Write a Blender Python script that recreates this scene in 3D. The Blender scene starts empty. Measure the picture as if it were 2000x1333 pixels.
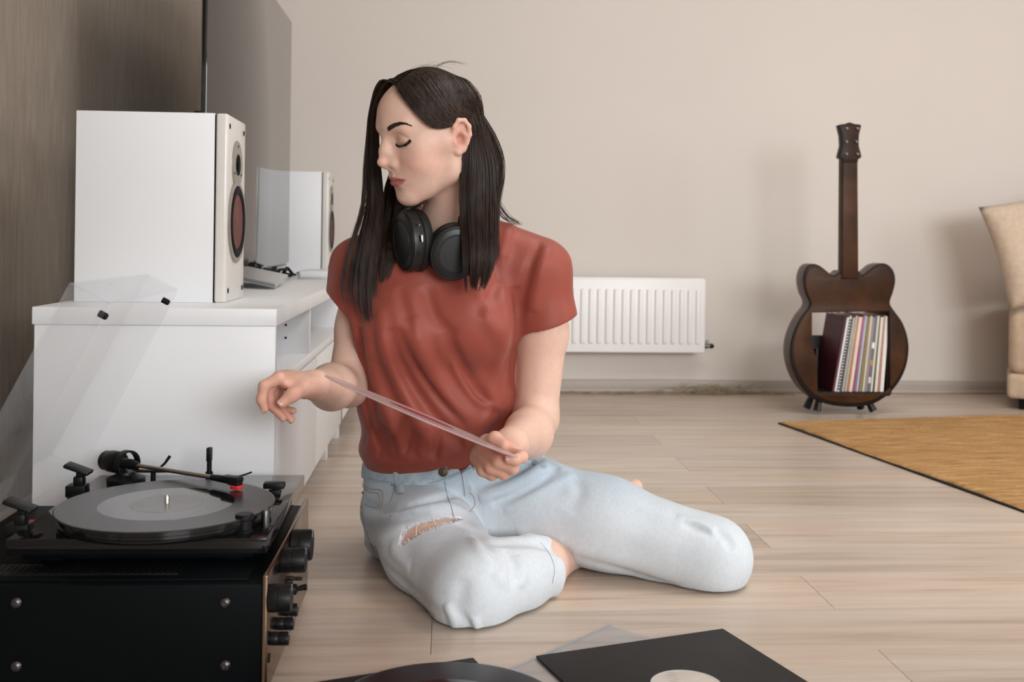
import bpy, bmesh, math, random
import numpy as np
from mathutils import Vector, Matrix
random.seed(7); RNG = np.random.default_rng(7)
SC = bpy.context.scene
COL = SC.collection

# ------------------------------------------------------------------ camera
FPX = 2050.0; HC = 0.585; PX, PY = 1000.0, 470.0
YAW = math.atan(130 / FPX); ROLL = math.radians(0.75)
FWD = np.array([math.sin(YAW), math.cos(YAW), 0.0])
RGT = np.array([math.cos(YAW), -math.sin(YAW), 0.0])
UPV = np.array([0.0, 0.0, 1.0]); CAMP = np.array([0.0, 0.0, HC])
cr, sr = math.cos(ROLL), math.sin(ROLL)
cam_d = bpy.data.cameras.new('camera'); cam = bpy.data.objects.new('camera', cam_d); COL.objects.link(cam)
ax, ay, az = RGT * cr + UPV * sr, -RGT * sr + UPV * cr, -FWD
cam.matrix_world = Matrix([[ax[i], ay[i], az[i], CAMP[i]] for i in range(3)] + [[0, 0, 0, 1]])
cam_d.sensor_width = 36.0; cam_d.lens = FPX / 2000 * 36
cam_d.shift_y = (PY - 666.5) / 2000
cam_d.clip_start = 0.05; cam_d.clip_end = 60
cam_d.dof.use_dof = True; cam_d.dof.focus_distance = 1.78; cam_d.dof.aperture_fstop = 6.3
SC.camera = cam
SC.cycles.transparent_max_bounces = 40   # the clear lid is many thin sheets deep

# ------------------------------------------------------------------ world, lights, exposure
SC.view_settings.view_transform = 'Standard'; SC.view_settings.look = 'None'
SC.view_settings.gamma = 1.0; SC.view_settings.use_curve_mapping = False
SC.view_settings.exposure = 0.74
wd = bpy.data.worlds.new('overcast_sky'); SC.world = wd; wd.use_nodes = True
bg = wd.node_tree.nodes['Background']; bg.inputs[0].default_value = (0.80, 0.88, 1.0, 1); bg.inputs[1].default_value = 1.0
def area(name, loc, target, sx, sy, power, color):
    d = bpy.data.lights.new(name, 'AREA'); d.shape = 'RECTANGLE'; d.size = sx; d.size_y = sy
    d.energy = power; d.color = color
    o = bpy.data.objects.new(name, d); COL.objects.link(o); o.location = loc
    o.rotation_euler = (Vector(target) - Vector(loc)).to_track_quat('-Z', 'Y').to_euler()
    return o
# daylight entering through the two windows of the room (behind the camera and in the right wall)
area('window_daylight_front', (2.3, -4.1, 1.9), (1.2, 1.0, 0.9), 3.0, 1.9, 172, (0.975, 0.985, 1.0))
area('window_daylight_right', (4.35, 0.6, 1.55), (0.0, 0.9, 0.9), 1.5, 1.4, 24, (0.975, 0.985, 1.0))
area('added_fill_light', (1.3, 1.9, 2.515), (1.3, 1.9, 0.0), 1.1, 1.1, 17, (1.0, 0.98, 0.95))  # added overhead fill to brighten the floor; no such source is in view

# ------------------------------------------------------------------ pixel helpers (photo is 2000 x 1333)
def ray(px, py):
    x = px - PX; y = py - PY
    u = x * cr + y * sr; v = -x * sr + y * cr
    return FWD + RGT * u / FPX - UPV * v / FPX
def W(px, py, D): return CAMP + ray(px, py) * D
def fl(px, py, z=0.0):
    r = ray(px, py); return CAMP + r * ((z - HC) / r[2])
def onx(px, py, X):
    r = ray(px, py); return CAMP + r * (X / r[0])
def ony(px, py, Y):
    r = ray(px, py); return CAMP + r * (Y / r[1])

# ------------------------------------------------------------------ materials
MATS = {}
def mat(name, col, rough=0.5, metal=0.0, spec=0.5, var=0.0, vscale=20.0, bump=0.0, bscale=200.0, stretch=None,
        coat=0.0, trans=0.0, ior=1.45, sss=0.0, alpha=1.0, sheen=0.0, aniso=0.0, col2=None, detail=3.0, attr=None):
    m = bpy.data.materials.new(name); m.use_nodes = True; MATS[name] = m
    nt = m.node_tree; b = nt.nodes['Principled BSDF']; L = nt.links
    b.inputs['Base Color'].default_value = (*col, 1); b.inputs['Roughness'].default_value = rough
    b.inputs['Metallic'].default_value = metal; b.inputs['Specular IOR Level'].default_value = spec
    b.inputs['IOR'].default_value = ior; b.inputs['Coat Weight'].default_value = coat; b.inputs['Coat Roughness'].default_value = 0.06
    b.inputs['Transmission Weight'].default_value = trans; b.inputs['Alpha'].default_value = alpha
    b.inputs['Sheen Weight'].default_value = sheen; b.inputs['Anisotropic'].default_value = aniso
    if sss:
        b.inputs['Subsurface Weight'].default_value = sss; b.inputs['Subsurface Radius'].default_value = (1.0, 0.35, 0.2)
        b.inputs['Subsurface Scale'].default_value = 0.006
    tc = nt.nodes.new('ShaderNodeTexCoord'); mp = nt.nodes.new('ShaderNodeMapping'); L.new(tc.outputs['Object'], mp.inputs[0])
    if stretch: mp.inputs['Scale'].default_value = stretch
    if attr:
        a = nt.nodes.new('ShaderNodeAttribute'); a.attribute_name = attr; L.new(a.outputs['Color'], b.inputs['Base Color'])
    if var or col2:
        n = nt.nodes.new('ShaderNodeTexNoise'); n.inputs['Scale'].default_value = vscale; n.inputs['Detail'].default_value = detail
        L.new(mp.outputs[0], n.inputs['Vector'])
        r = nt.nodes.new('ShaderNodeMapRange'); r.inputs['From Min'].default_value = 0.3; r.inputs['From Max'].default_value = 0.7
        L.new(n.outputs[0], r.inputs[0])
        x = nt.nodes.new('ShaderNodeMix'); x.data_type = 'RGBA'; L.new(r.outputs[0], x.inputs[0])
        c2 = col2 or tuple(min(1, c * (1 + var)) for c in col); c1 = col if col2 else tuple(c * (1 - var) for c in col)
        x.inputs[6].default_value = (*c1, 1); x.inputs[7].default_value = (*c2, 1)
        if attr:
            x.inputs[6].default_value = (1 - var,) * 3 + (1,); x.inputs[7].default_value = (1 + var,) * 3 + (1,)
            y = nt.nodes.new('ShaderNodeMix'); y.data_type = 'RGBA'; y.blend_type = 'MULTIPLY'; y.inputs[0].default_value = 1
            L.new(a.outputs['Color'], y.inputs[6]); L.new(x.outputs[2], y.inputs[7]); L.new(y.outputs[2], b.inputs['Base Color'])
        else: L.new(x.outputs[2], b.inputs['Base Color'])
    if bump:
        n = nt.nodes.new('ShaderNodeTexNoise'); n.inputs['Scale'].default_value = bscale; n.inputs['Detail'].default_value = 2
        L.new(mp.outputs[0], n.inputs['Vector'])
        bp = nt.nodes.new('ShaderNodeBump'); bp.inputs['Strength'].default_value = bump; bp.inputs['Distance'].default_value = 0.002
        L.new(n.outputs[0], bp.inputs['Height']); L.new(bp.outputs[0], b.inputs['Normal'])
    return m

# ------------------------------------------------------------------ mesh helpers
def finish(o, smooth=None):
    me = o.data
    if smooth is not None:
        me.shade_smooth()
        if smooth < 180: me.set_sharp_from_angle(angle=math.radians(smooth))
def tag(o, label=None, cat=None, group=None, kind=None):
    if label: o['label'] = label
    if cat: o['category'] = cat
    if group: o['group'] = group
    if kind: o['kind'] = kind
    return o
def world_loc(p):
    v = Vector((0, 0, 0))
    while p: v = v + p.location; p = p.parent
    return v
def mk(name, verts, faces, m, parent=None, smooth=None, origin=None):
    """mesh object from world-space vertices; the origin sits at its parent's (or at `origin`)"""
    me = bpy.data.meshes.new(name)
    V = np.asarray(verts, dtype=float)
    off = np.array(world_loc(parent)) if parent else np.zeros(3)
    org = np.array(origin) if origin is not None else (off if parent else np.zeros(3))
    me.from_pydata((V - org).tolist(), [], [list(map(int, f)) for f in faces]); me.update()
    o = bpy.data.objects.new(name, me); COL.objects.link(o)
    if m: me.materials.append(MATS[m] if isinstance(m, str) else m)
    o.location = Vector(org - off)
    if parent: o.parent = parent
    finish(o, smooth); return o
def mkb(name, bm, m, parent=None, smooth=None, origin=None):
    bmesh.ops.recalc_face_normals(bm, faces=bm.faces)
    bm.verts.index_update()
    v = [tuple(x.co) for x in bm.verts]; f = [[y.index for y in x.verts] for x in bm.faces]; bm.free()
    return mk(name, v, f, m, parent, smooth, origin)
def thing(name, loc, label, cat, group=None):
    o = bpy.data.objects.new(name, None); COL.objects.link(o); o.location = loc; o.empty_display_size = 0.05
    return tag(o, label, cat, group)
def bx(bm, lo, hi, bev=0.0, seg=2, M=None):
    lo, hi = np.minimum(lo, hi), np.maximum(lo, hi)
    r = bmesh.ops.create_cube(bm, size=1.0); vs = r['verts']
    for v in vs:
        v.co = Vector([lo[i] + (v.co[i] + 0.5) * (hi[i] - lo[i]) for i in range(3)])
    if bev:
        es = list({e for v in vs for e in v.link_edges})
        q = bmesh.ops.bevel(bm, geom=es, offset=bev, segments=seg, profile=0.5, affect='EDGES')
        vs = list({v for v in q['verts']} | {v for v in vs if v.is_valid})
    if M is not None:
        for v in vs: v.co = M @ v.co
    return vs
def box(name, lo, hi, m, parent=None, bev=0.002, seg=2, M=None, smooth=40, origin=None):
    bm = bmesh.new(); bx(bm, lo, hi, bev, seg, M); return mkb(name, bm, m, parent, smooth, origin)
def frame(axis):
    a = Vector(axis).normalized(); t = Vector((0, 0, 1)) if abs(a.z) < 0.9 else Vector((1, 0, 0))
    u = a.cross(t).normalized(); return u, a.cross(u).normalized(), a
def lathe(name, prof, c, axis, m, parent=None, n=32, smooth=40, cap=True):
    """prof: (radius, height) along axis from c"""
    u, w, a = frame(axis); c = Vector(c); V = []; Fc = []
    for r, h in prof:
        for k in range(n):
            t = 2 * math.pi * k / n; V.append(c + a * h + u * (r * math.cos(t)) + w * (r * math.sin(t)))
    for i in range(len(prof) - 1):
        for k in range(n):
            k2 = (k + 1) % n; Fc.append([i * n + k, i * n + k2, (i + 1) * n + k2, (i + 1) * n + k])
    if cap:
        Fc.append(list(range(n))[::-1]); Fc.append([(len(prof) - 1) * n + k for k in range(n)])
    o = mk(name, [tuple(v) for v in V], Fc, m, parent, None)
    bm = bmesh.new(); bm.from_mesh(o.data); bmesh.ops.remove_doubles(bm, verts=bm.verts, dist=1e-6); bmesh.ops.recalc_face_normals(bm, faces=bm.faces); bm.to_mesh(o.data); bm.free()
    finish(o, smooth); return o
def tube(name, pts, rad, m, parent=None, n=8, smooth=60):
    pts = [Vector(p) for p in pts]; V = []; Fc = []
    rads = rad if hasattr(rad, '__len__') else [rad] * len(pts)
    u = None
    for i, p in enumerate(pts):
        t = (pts[min(i + 1, len(pts) - 1)] - pts[max(i - 1, 0)]).normalized()
        if u is None: u, w, _ = frame(t)
        u = (u - t * u.dot(t)).normalized(); w = t.cross(u)
        for k in range(n):
            q = 2 * math.pi * k / n; V.append(tuple(p + u * (rads[i] * math.cos(q)) + w * (rads[i] * math.sin(q))))
    for i in range(len(pts) - 1):
        for k in range(n):
            k2 = (k + 1) % n; Fc.append([i * n + k, i * n + k2, (i + 1) * n + k2, (i + 1) * n + k])
    Fc.append(list(range(n))[::-1]); Fc.append([(len(pts) - 1) * n + k for k in range(n)])
    return mk(name, V, Fc, m, parent, smooth)
def spline(P, n=24):
    """Catmull-Rom through the points"""
    P = np.asarray(P, float); Q = np.vstack([2 * P[0] - P[1], P, 2 * P[-1] - P[-2]]); out = []
    m = len(P) - 1
    for t in np.linspace(0, m, n):
        i = min(int(t), m - 1); f = t - i; a, b, c, d = Q[i:i + 4]
        out.append(0.5 * (2 * b + (c - a) * f + (2 * a - 5 * b + 4 * c - d) * f * f + (3 * b - a - 3 * c + d) * f ** 3))
    return np.array(out)
def slab2d(name, loops, y0, y1, m, parent, bev=0.004, axes='xz', smooth=40):
    """extruded outline (with holes): loops of (a,b) in the given plane, thickness along the third axis"""
    cu = bpy.data.curves.new('tmp', 'CURVE'); cu.dimensions = '2D'; cu.fill_mode = 'BOTH'
    cu.extrude = max(1e-5, abs(y1 - y0) / 2 - bev); cu.bevel_depth = bev; cu.bevel_resolution = 2; cu.offset = -bev
    for lp in loops:
        s = cu.splines.new('POLY'); s.points.add(len(lp) - 1); s.use_cyclic_u = True
        for p, q in zip(s.points, lp): p.co = (q[0], q[1], 0, 1)
    o = bpy.data.objects.new('tmp', cu); COL.objects.link(o)
    dg = bpy.context.evaluated_depsgraph_get(); me = o.evaluated_get(dg).to_mesh()
    V = []; mid = (y0 + y1) / 2
    for v in me.vertices:
        x, y, z = v.co
        V.append((x, mid - z, y) if axes == 'xz' else (x, y, mid + z) if axes == 'xy' else (mid + z, x, y))
    Fc = [list(p.vertices) for p in me.polygons]
    o.evaluated_get(dg).to_mesh_clear(); bpy.data.objects.remove(o); bpy.data.curves.remove(cu)
    bm = bmesh.new(); vs = [bm.verts.new(v) for v in V]
    for f in Fc:
        try: bm.faces.new([vs[i] for i in f])
        except ValueError: pass
    bmesh.ops.remove_doubles(bm, verts=bm.verts, dist=1e-5)
    return mkb(name, bm, m, parent, smooth)
# ------------------------------------------------------------------ material set
mat('wall_paint', (0.66, 0.60, 0.55), 0.85, spec=0.2, var=0.02, vscale=1.5, bump=0.08, bscale=260)
mat('wallpaper', (0.25, 0.205, 0.165), 0.6, spec=0.35, var=0.13, vscale=90, bump=0.25, bscale=220, stretch=(1, 1, 0.12))
mat('ceiling_paint', (0.8, 0.78, 0.75), 0.9, spec=0.1)
mat('white_laminate', (0.77, 0.775, 0.79), 0.34, spec=0.45, var=0.008, vscale=3)
mat('baseboard_vinyl', (0.40, 0.34, 0.30), 0.45, var=0.1, vscale=6, stretch=(0.2, 1, 8))
mat('radiator_enamel', (0.82, 0.80, 0.79), 0.35)
mat('black_plastic', (0.006, 0.0065, 0.007), 0.4, spec=0.25)
mat('black_satin', (0.0025, 0.0035, 0.004), 0.45, spec=0.06, bump=0.02, bscale=600)
mat('black_gloss', (0.006, 0.006, 0.0065), 0.06, spec=0.42)
mat('rubber', (0.006, 0.006, 0.0065), 0.7, spec=0.2)
mat('steel', (0.62, 0.60, 0.58), 0.25, metal=1.0)
mat('arm_tube', (0.42, 0.36, 0.31), 0.28, metal=1.0)
mat('dark_steel', (0.10, 0.10, 0.105), 0.32, metal=1.0)
mat('fascia_metal', (0.24, 0.175, 0.125), 0.2, metal=1.0, bump=0.06, bscale=300, stretch=(1, 0.05, 1))
mat('vinyl', (0.008, 0.008, 0.009), 0.24, spec=0.7)
mat('vinyl_smooth', (0.008, 0.008, 0.009), 0.07, spec=0.9, coat=0.5)
mat('vinyl_label', (0.16, 0.16, 0.165), 0.25, var=0.08, vscale=20)
mat('red_plastic', (0.62, 0.03, 0.03), 0.35)
mat('tv_glass', (0.022, 0.019, 0.016), 0.05, spec=0.55)
mat('speaker_white', (0.77, 0.775, 0.79), 0.42, var=0.006, vscale=3)
mat('baffle_white', (0.70, 0.67, 0.63), 0.22, coat=0.2)
mat('driver_ring', (0.36, 0.335, 0.305), 0.38, metal=0.6)
mat('driver_cone', (0.125, 0.032, 0.028), 0.55, var=0.3, vscale=60, bump=0.2, bscale=120)
mat('silver', (0.62, 0.63, 0.635), 0.35, metal=0.7)
mat('guitar_wood', (0.022, 0.0095, 0.005), 0.36, col2=(0.075, 0.030, 0.011), vscale=9, detail=4, spec=0.14, bump=0.05, bscale=90)
mat('guitar_edge', (0.010, 0.006, 0.005), 0.4, spec=0.2)
mat('guitar_side', (0.075, 0.046, 0.036), 0.38, var=0.2, vscale=8)
mat('jute', (0.36, 0.19, 0.07), 0.9, spec=0.1, col2=(0.52, 0.32, 0.145), vscale=34, detail=8, bump=0.9, bscale=150, stretch=(0.25, 1.8, 1))
mat('rug_binding', (0.018, 0.014, 0.012), 0.8)
mat('sofa_fabric', (0.55, 0.41, 0.295), 0.9, spec=0.1, var=0.10, vscale=40, bump=0.4, bscale=420, sheen=0.2)
mat('pillow_fabric', (0.60, 0.475, 0.36), 0.92, spec=0.1, var=0.08, vscale=60, bump=0.4, bscale=500, sheen=0.2)
mat('sleeve_black', (0.014, 0.013, 0.0125), 0.6, spec=0.3, var=0.1, vscale=30)
mat('label_paper', (0.50, 0.44, 0.40), 0.7, col2=(0.58, 0.53, 0.47), vscale=18)
mat('label_rim', (0.50, 0.52, 0.50), 0.5)
mat('window_frame', (0.8, 0.8, 0.8), 0.4)
mat('dry_grass', (0.27, 0.215, 0.13), 0.9, var=0.3, vscale=30)
def plain_glass(name, tint, rough=0.0, refl=0.5, mix=0.0):
    """thin clear sheet: mostly see-through, mirror-like at grazing angles"""
    m = bpy.data.materials.new(name); m.use_nodes = True; MATS[name] = m; nt = m.node_tree; L = nt.links
    for n in list(nt.nodes):
        if n.type != 'OUTPUT_MATERIAL': nt.nodes.remove(n)
    out = [n for n in nt.nodes if n.type == 'OUTPUT_MATERIAL'][0]
    t = nt.nodes.new('ShaderNodeBsdfTransparent'); t.inputs[0].default_value = (*tint, 1)
    g = nt.nodes.new('ShaderNodeBsdfGlossy'); g.inputs['Roughness'].default_value = rough
    lw = nt.nodes.new('ShaderNodeLayerWeight'); lw.inputs[0].default_value = 0.5
    pw = nt.nodes.new('ShaderNodeMath'); pw.operation = 'POWER'; pw.inputs[1].default_value = 5.0; L.new(lw.outputs['Facing'], pw.inputs[0])
    f = nt.nodes.new('ShaderNodeMath'); f.operation = 'MULTIPLY_ADD'; f.inputs[1].default_value = refl; f.inputs[2].default_value = 0.02; L.new(pw.outputs[0], f.inputs[0])
    x = nt.nodes.new('ShaderNodeMixShader'); L.new(f.outputs[0], x.inputs[0]); L.new(t.outputs[0], x.inputs[1]); L.new(g.outputs[0], x.inputs[2])
    last = x
    if mix:
        d = nt.nodes.new('ShaderNodeBsdfPrincipled'); d.inputs['Base Color'].default_value = (*[min(1, c * 0.8) for c in tint], 1); d.inputs['Roughness'].default_value = 0.3
        y = nt.nodes.new('ShaderNodeMixShader'); y.inputs[0].default_value = mix; L.new(x.outputs[0], y.inputs[1]); L.new(d.outputs[0], y.inputs[2]); last = y
    L.new(last.outputs[0], out.inputs[0]); return m
plain_glass('acrylic', (0.985, 0.987, 0.99), 0.02, refl=0.3, mix=0.012)
plain_glass('window_glass', (0.97, 0.98, 0.98))
plain_glass('poly_sleeve', (0.88, 0.90, 0.93), 0.22, mix=0.16)
plain_glass('clear_vinyl', (0.93, 0.80, 0.80), 0.12, mix=0.38)
def floor_material(name, per_object):
    m = mat(name, (0.5, 0.4, 0.3), 0.33, spec=0.45); nt = m.node_tree; L = nt.links; b = nt.nodes['Principled BSDF']
    tc = nt.nodes.new('ShaderNodeTexCoord'); oi = nt.nodes.new('ShaderNodeObjectInfo')
    mp = nt.nodes.new('ShaderNodeMapping'); mp.inputs['Scale'].default_value = (0.9, 13, 1); L.new(tc.outputs['Object'], mp.inputs[0])
    ad = nt.nodes.new('ShaderNodeVectorMath'); ad.operation = 'MULTIPLY_ADD'; L.new(oi.outputs['Random'], ad.inputs[0]); ad.inputs[1].default_value = (37, 19, 53); L.new(mp.outputs[0], ad.inputs[2])
    n1 = nt.nodes.new('ShaderNodeTexNoise'); n1.inputs['Scale'].default_value = 2.2; n1.inputs['Detail'].default_value = 6; n1.inputs['Roughness'].default_value = 0.62; n1.inputs['Distortion'].default_value = 0.6
    L.new(ad.outputs[0], n1.inputs['Vector'])
    n2 = nt.nodes.new('ShaderNodeTexNoise'); n2.inputs['Scale'].default_value = 0.5; n2.inputs['Detail'].default_value = 1; L.new(ad.outputs[0], n2.inputs['Vector'])
    n3 = nt.nodes.new('ShaderNodeTexNoise'); n3.inputs['Scale'].default_value = 9; n3.inputs['Detail'].default_value = 3; L.new(ad.outputs[0], n3.inputs['Vector'])
    r = nt.nodes.new('ShaderNodeValToRGB'); e = r.color_ramp.elements
    e[0].position = 0.28; e[0].color = (0.38, 0.285, 0.215, 1); e[1].position = 0.68; e[1].color = (0.585, 0.475, 0.385, 1)
    q = r.color_ramp.elements.new(0.46); q.color = (0.51, 0.395, 0.305, 1); L.new(n1.outputs[0], r.inputs[0])
    hs = nt.nodes.new('ShaderNodeHueSaturation'); L.new(r.outputs[0], hs.inputs['Color'])
    mr = nt.nodes.new('ShaderNodeMapRange'); mr.inputs[3].default_value = 0.90; mr.inputs[4].default_value = 1.10
    if per_object: L.new(oi.outputs['Random'], mr.inputs[0])
    else: L.new(n2.outputs[0], mr.inputs[0])
    L.new(mr.outputs[0], hs.inputs['Value'])
    mr2 = nt.nodes.new('ShaderNodeMapRange'); mr2.inputs[1].default_value = 0.3; mr2.inputs[2].default_value = 0.7; mr2.inputs[3].default_value = 0.72; mr2.inputs[4].default_value = 1.02
    L.new(n2.outputs[0], mr2.inputs[0]); L.new(mr2.outputs[0], hs.inputs['Saturation'])
    L.new(hs.outputs[0], b.inputs['Base Color'])
    bp = nt.nodes.new('ShaderNodeBump'); bp.inputs['Strength'].default_value = 0.10; bp.inputs['Distance'].default_value = 0.001
    L.new(n3.outputs[0], bp.inputs['Height']); L.new(bp.outputs[0], b.inputs['Normal'])
    return m
floor_material('oak_plank', True); floor_material('oak_floor', False)
# ------------------------------------------------------------------ room shell
XL, XR, YB, YF, ZC = -0.85, 4.25, 4.05, -3.60, 2.60
def struct(o): return tag(o, kind='structure')
fo = struct(box('floor', (XL - 0.1, YF - 0.1, -0.09), (XR + 0.1, YB + 0.1, -0.0105), 'oak_floor', bev=0))
struct(box('ceiling', (XL - 0.1, YF - 0.1, ZC), (XR + 0.1, YB + 0.1, ZC + 0.1), 'ceiling_paint', bev=0))
struct(box('wall_back', (XL - 0.1, YB, -0.09), (XR + 0.1, YB + 0.1, ZC), 'wall_paint', bev=0))
struct(box('wall_left', (XL - 0.1, YF - 0.1, -0.09), (XL, YB, ZC), 'wallpaper', bev=0))
def wall_with_window(name, n, axis, pos, lo, hi, zlo, zhi, a0, a1):
    """axis 'x': wall normal along x at pos (thickness 0.1 outwards)"""
    bm = bmesh.new(); t0, t1 = pos
    def b(p0, p1, z0, z1):
        if axis == 'x': bx(bm, (t0, p0, z0), (t1, p1, z1))
        else: bx(bm, (p0, t0, z0), (p1, t1, z1))
    b(a0, lo, -0.09, ZC); b(hi, a1, -0.09, ZC); b(lo, hi, -0.09, zlo); b(lo, hi, zhi, ZC)
    struct(mkb(name, bm, 'wall_paint'))
    win = bpy.data.objects.new('window_%d' % n, None); COL.objects.link(win); struct(win)
    mid = (lo + hi) / 2; f0, f1 = sorted((t0 + (t1 - t0) * 0.35, t0 + (t1 - t0) * 0.65))
    def fb(nm, p0, p1, z0, z1, m='window_frame', th=None):
        q0, q1 = (f0, f1) if th is None else ((f0 + f1) / 2 - th, (f0 + f1) / 2 + th)
        box(nm, (q0, p0, z0) if axis == 'x' else (p0, q0, z0), (q1, p1, z1) if axis == 'x' else (p1, q1, z1), m, win, bev=0.003 if th is None else 0)
    w = 0.05
    fb('frame_rail', lo, hi, zlo, zlo + w); fb('frame_rail', lo, hi, zhi - w, zhi)
    fb('frame_stile', lo, lo + w, zlo + w, zhi - w); fb('frame_stile', hi - w, hi, zlo + w, zhi - w); fb('frame_stile', mid - w / 2, mid + w / 2, zlo + w, zhi - w)
    fb('pane', lo + w, mid - w / 2, zlo + w, zhi - w, 'window_glass', 0.002); fb('pane', mid + w / 2, hi - w, zlo + w, zhi - w, 'window_glass', 0.002)
wall_with_window('wall_front', 1, 'y', (YF, YF - 0.1), 0.6, 3.9, 0.3, 2.45, XL - 0.1, XR + 0.1)
wall_with_window('wall_right', 2, 'x', (XR, XR + 0.1), -0.2, 1.4, 0.75, 2.25, YF, YB)

# floor planks, running along the back wall, every second row shares its butt joints
PW, PL, R0 = 0.1672, 1.29, 1.648
meshes = {}
def plank(x0, x1, y0, y1):
    key = (round(x1 - x0, 3), round(y1 - y0, 3))
    if key not in meshes:
        bm = bmesh.new(); w, h = (x1 - x0) / 2, (y1 - y0) / 2
        bx(bm, (-w + 0.0004, -h + 0.0002, -0.010), (w - 0.0004, h - 0.0002, 0), 0, 1)
        bmesh.ops.recalc_face_normals(bm, faces=bm.faces)
        me = bpy.data.meshes.new('plank'); bm.to_mesh(me); bm.free(); me.materials.append(MATS['oak_plank']); meshes[key] = me
    o = bpy.data.objects.new('plank', meshes[key]); COL.objects.link(o); o.parent = fo
    o.location = ((x0 + x1) / 2, (y0 + y1) / 2, 0)
for k in range(-4, 15):
    y0 = R0 + PW * k; y1 = min(y0 + PW, YB)
    if y1 - y0 < 0.02: continue
    j = 0.632 if k % 2 == 0 else 1.277
    x = j - PL * 3
    while x < XR:
        a, b = max(x, XL), min(x + PL, XR)
        if b - a > 0.03: plank(a, b, y0, y1)
        x += PL
# skirting boards
def skirting(name, lo, hi, lip):
    o = struct(box(name, lo, hi, 'baseboard_vinyl', bev=0.004)); return o
bm = bmesh.new(); bx(bm, (XL, YB - 0.016, 0.0), (XR, YB, 0.050), 0.004); bx(bm, (XL, YB - 0.022, 0.0), (XR, YB - 0.012, 0.016), 0.004)
struct(mkb('baseboard_back', bm, 'baseboard_vinyl', smooth=40))
struct(box('baseboard_left', (XL, YF, 0.0), (XL + 0.016, YB - 0.03, 0.050), 'baseboard_vinyl', bev=0.004))
fill = thing('added_fill_panel', (1.3, 1.9, ZC), 'added unseen square white ceiling lamp panel above the middle of the room', 'fill')  # added panel out of view, made up to carry the overhead fill
box('housing', (0.72, 1.32, ZC - 0.045), (1.88, 2.48, ZC), 'window_frame', fill, 0.006)
mat('fill_diffuser', (0.85, 0.83, 0.8), 0.5); box('diffuser', (0.75, 1.35, ZC - 0.062), (1.85, 2.45, ZC - 0.045), 'fill_diffuser', fill, 0.004)
# ------------------------------------------------------------------ low white media cabinet
CX0, CX1, CT = -0.695, -0.29, 0.462
def cabinet(y0, y1, div, legs, label, near):
    t = thing('media_cabinet', ((CX0 + CX1) / 2, (y0 + y1) / 2, 0), label, 'cabinet')
    m = 'white_laminate'; zt, zb, zo = CT - 0.0303, 0.060, 0.332
    box('side_panel', (CX0, y0, zb), (CX1, y0 + 0.016, zt), m, t, 0.001)
    box('side_panel', (CX0, y1 - 0.016, zb), (CX1, y1, zt), m, t, 0.001)
    box('back_panel', (CX0, y0 + 0.016, zb), (CX0 + 0.01, y1 - 0.016, zt), m, t, 0)
    box('bottom_panel', (CX0 + 0.01, y0 + 0.016, zb), (CX1 - 0.02, y1 - 0.016, zb + 0.016), m, t, 0.001)
    box('shelf_panel', (CX0 + 0.01, y0 + 0.016, zo - 0.018), (CX1 - 0.003, y1 - 0.016, zo), m, t, 0.001)
    for d in div:
        p = box('divider_panel', (CX0 + 0.01, d, zo), (CX1 - 0.004, d + 0.018, zt), m, t, 0.001)
        for hx in (-0.345, -0.56):
            for hz in (0.366, 0.394):
                lathe('peg_hole', [(0.0025, 0), (0.0025, 0.0006)], (hx, d - 0.0004, hz), (0, -1, 0), 'rubber', p, n=10)
    n = 2; w = (y1 - y0) / n
    for i in range(n):
        d = box('drawer_front', (CX1 - 0.018, y0 + i * w + 0.0015 + (0.016 if i == 0 and near else 0), zb), (CX1, y0 + (i + 1) * w - 0.0015, zo - 0.021), m, t, 0.0012)
    for ly in legs:
        for lx in (CX1 - 0.05, CX0 + 0.03):
            box('leg', (lx, ly - 0.02, 0.0), (lx + 0.035, ly + 0.02, zb), m, t, 0.002)
    return t
cabinet(1.83, 3.03, [2.318], (1.90, 2.80), 'long white low media cabinet unit with open shelf above drawers, under the nearer speaker', True)
cabinet(3.032, 3.93, [3.47], (3.10, 3.86), 'white low cabinet unit under the farther speaker beside the back wall', False)
tag(box('cabinet_top', (CX0 - 0.003, 1.827, CT - 0.030), (CX1 + 0.002, 3.935, CT), 'white_laminate', None, 0.0012), 'long white laminate board lying across the two low cabinets', 'worktop')

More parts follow.
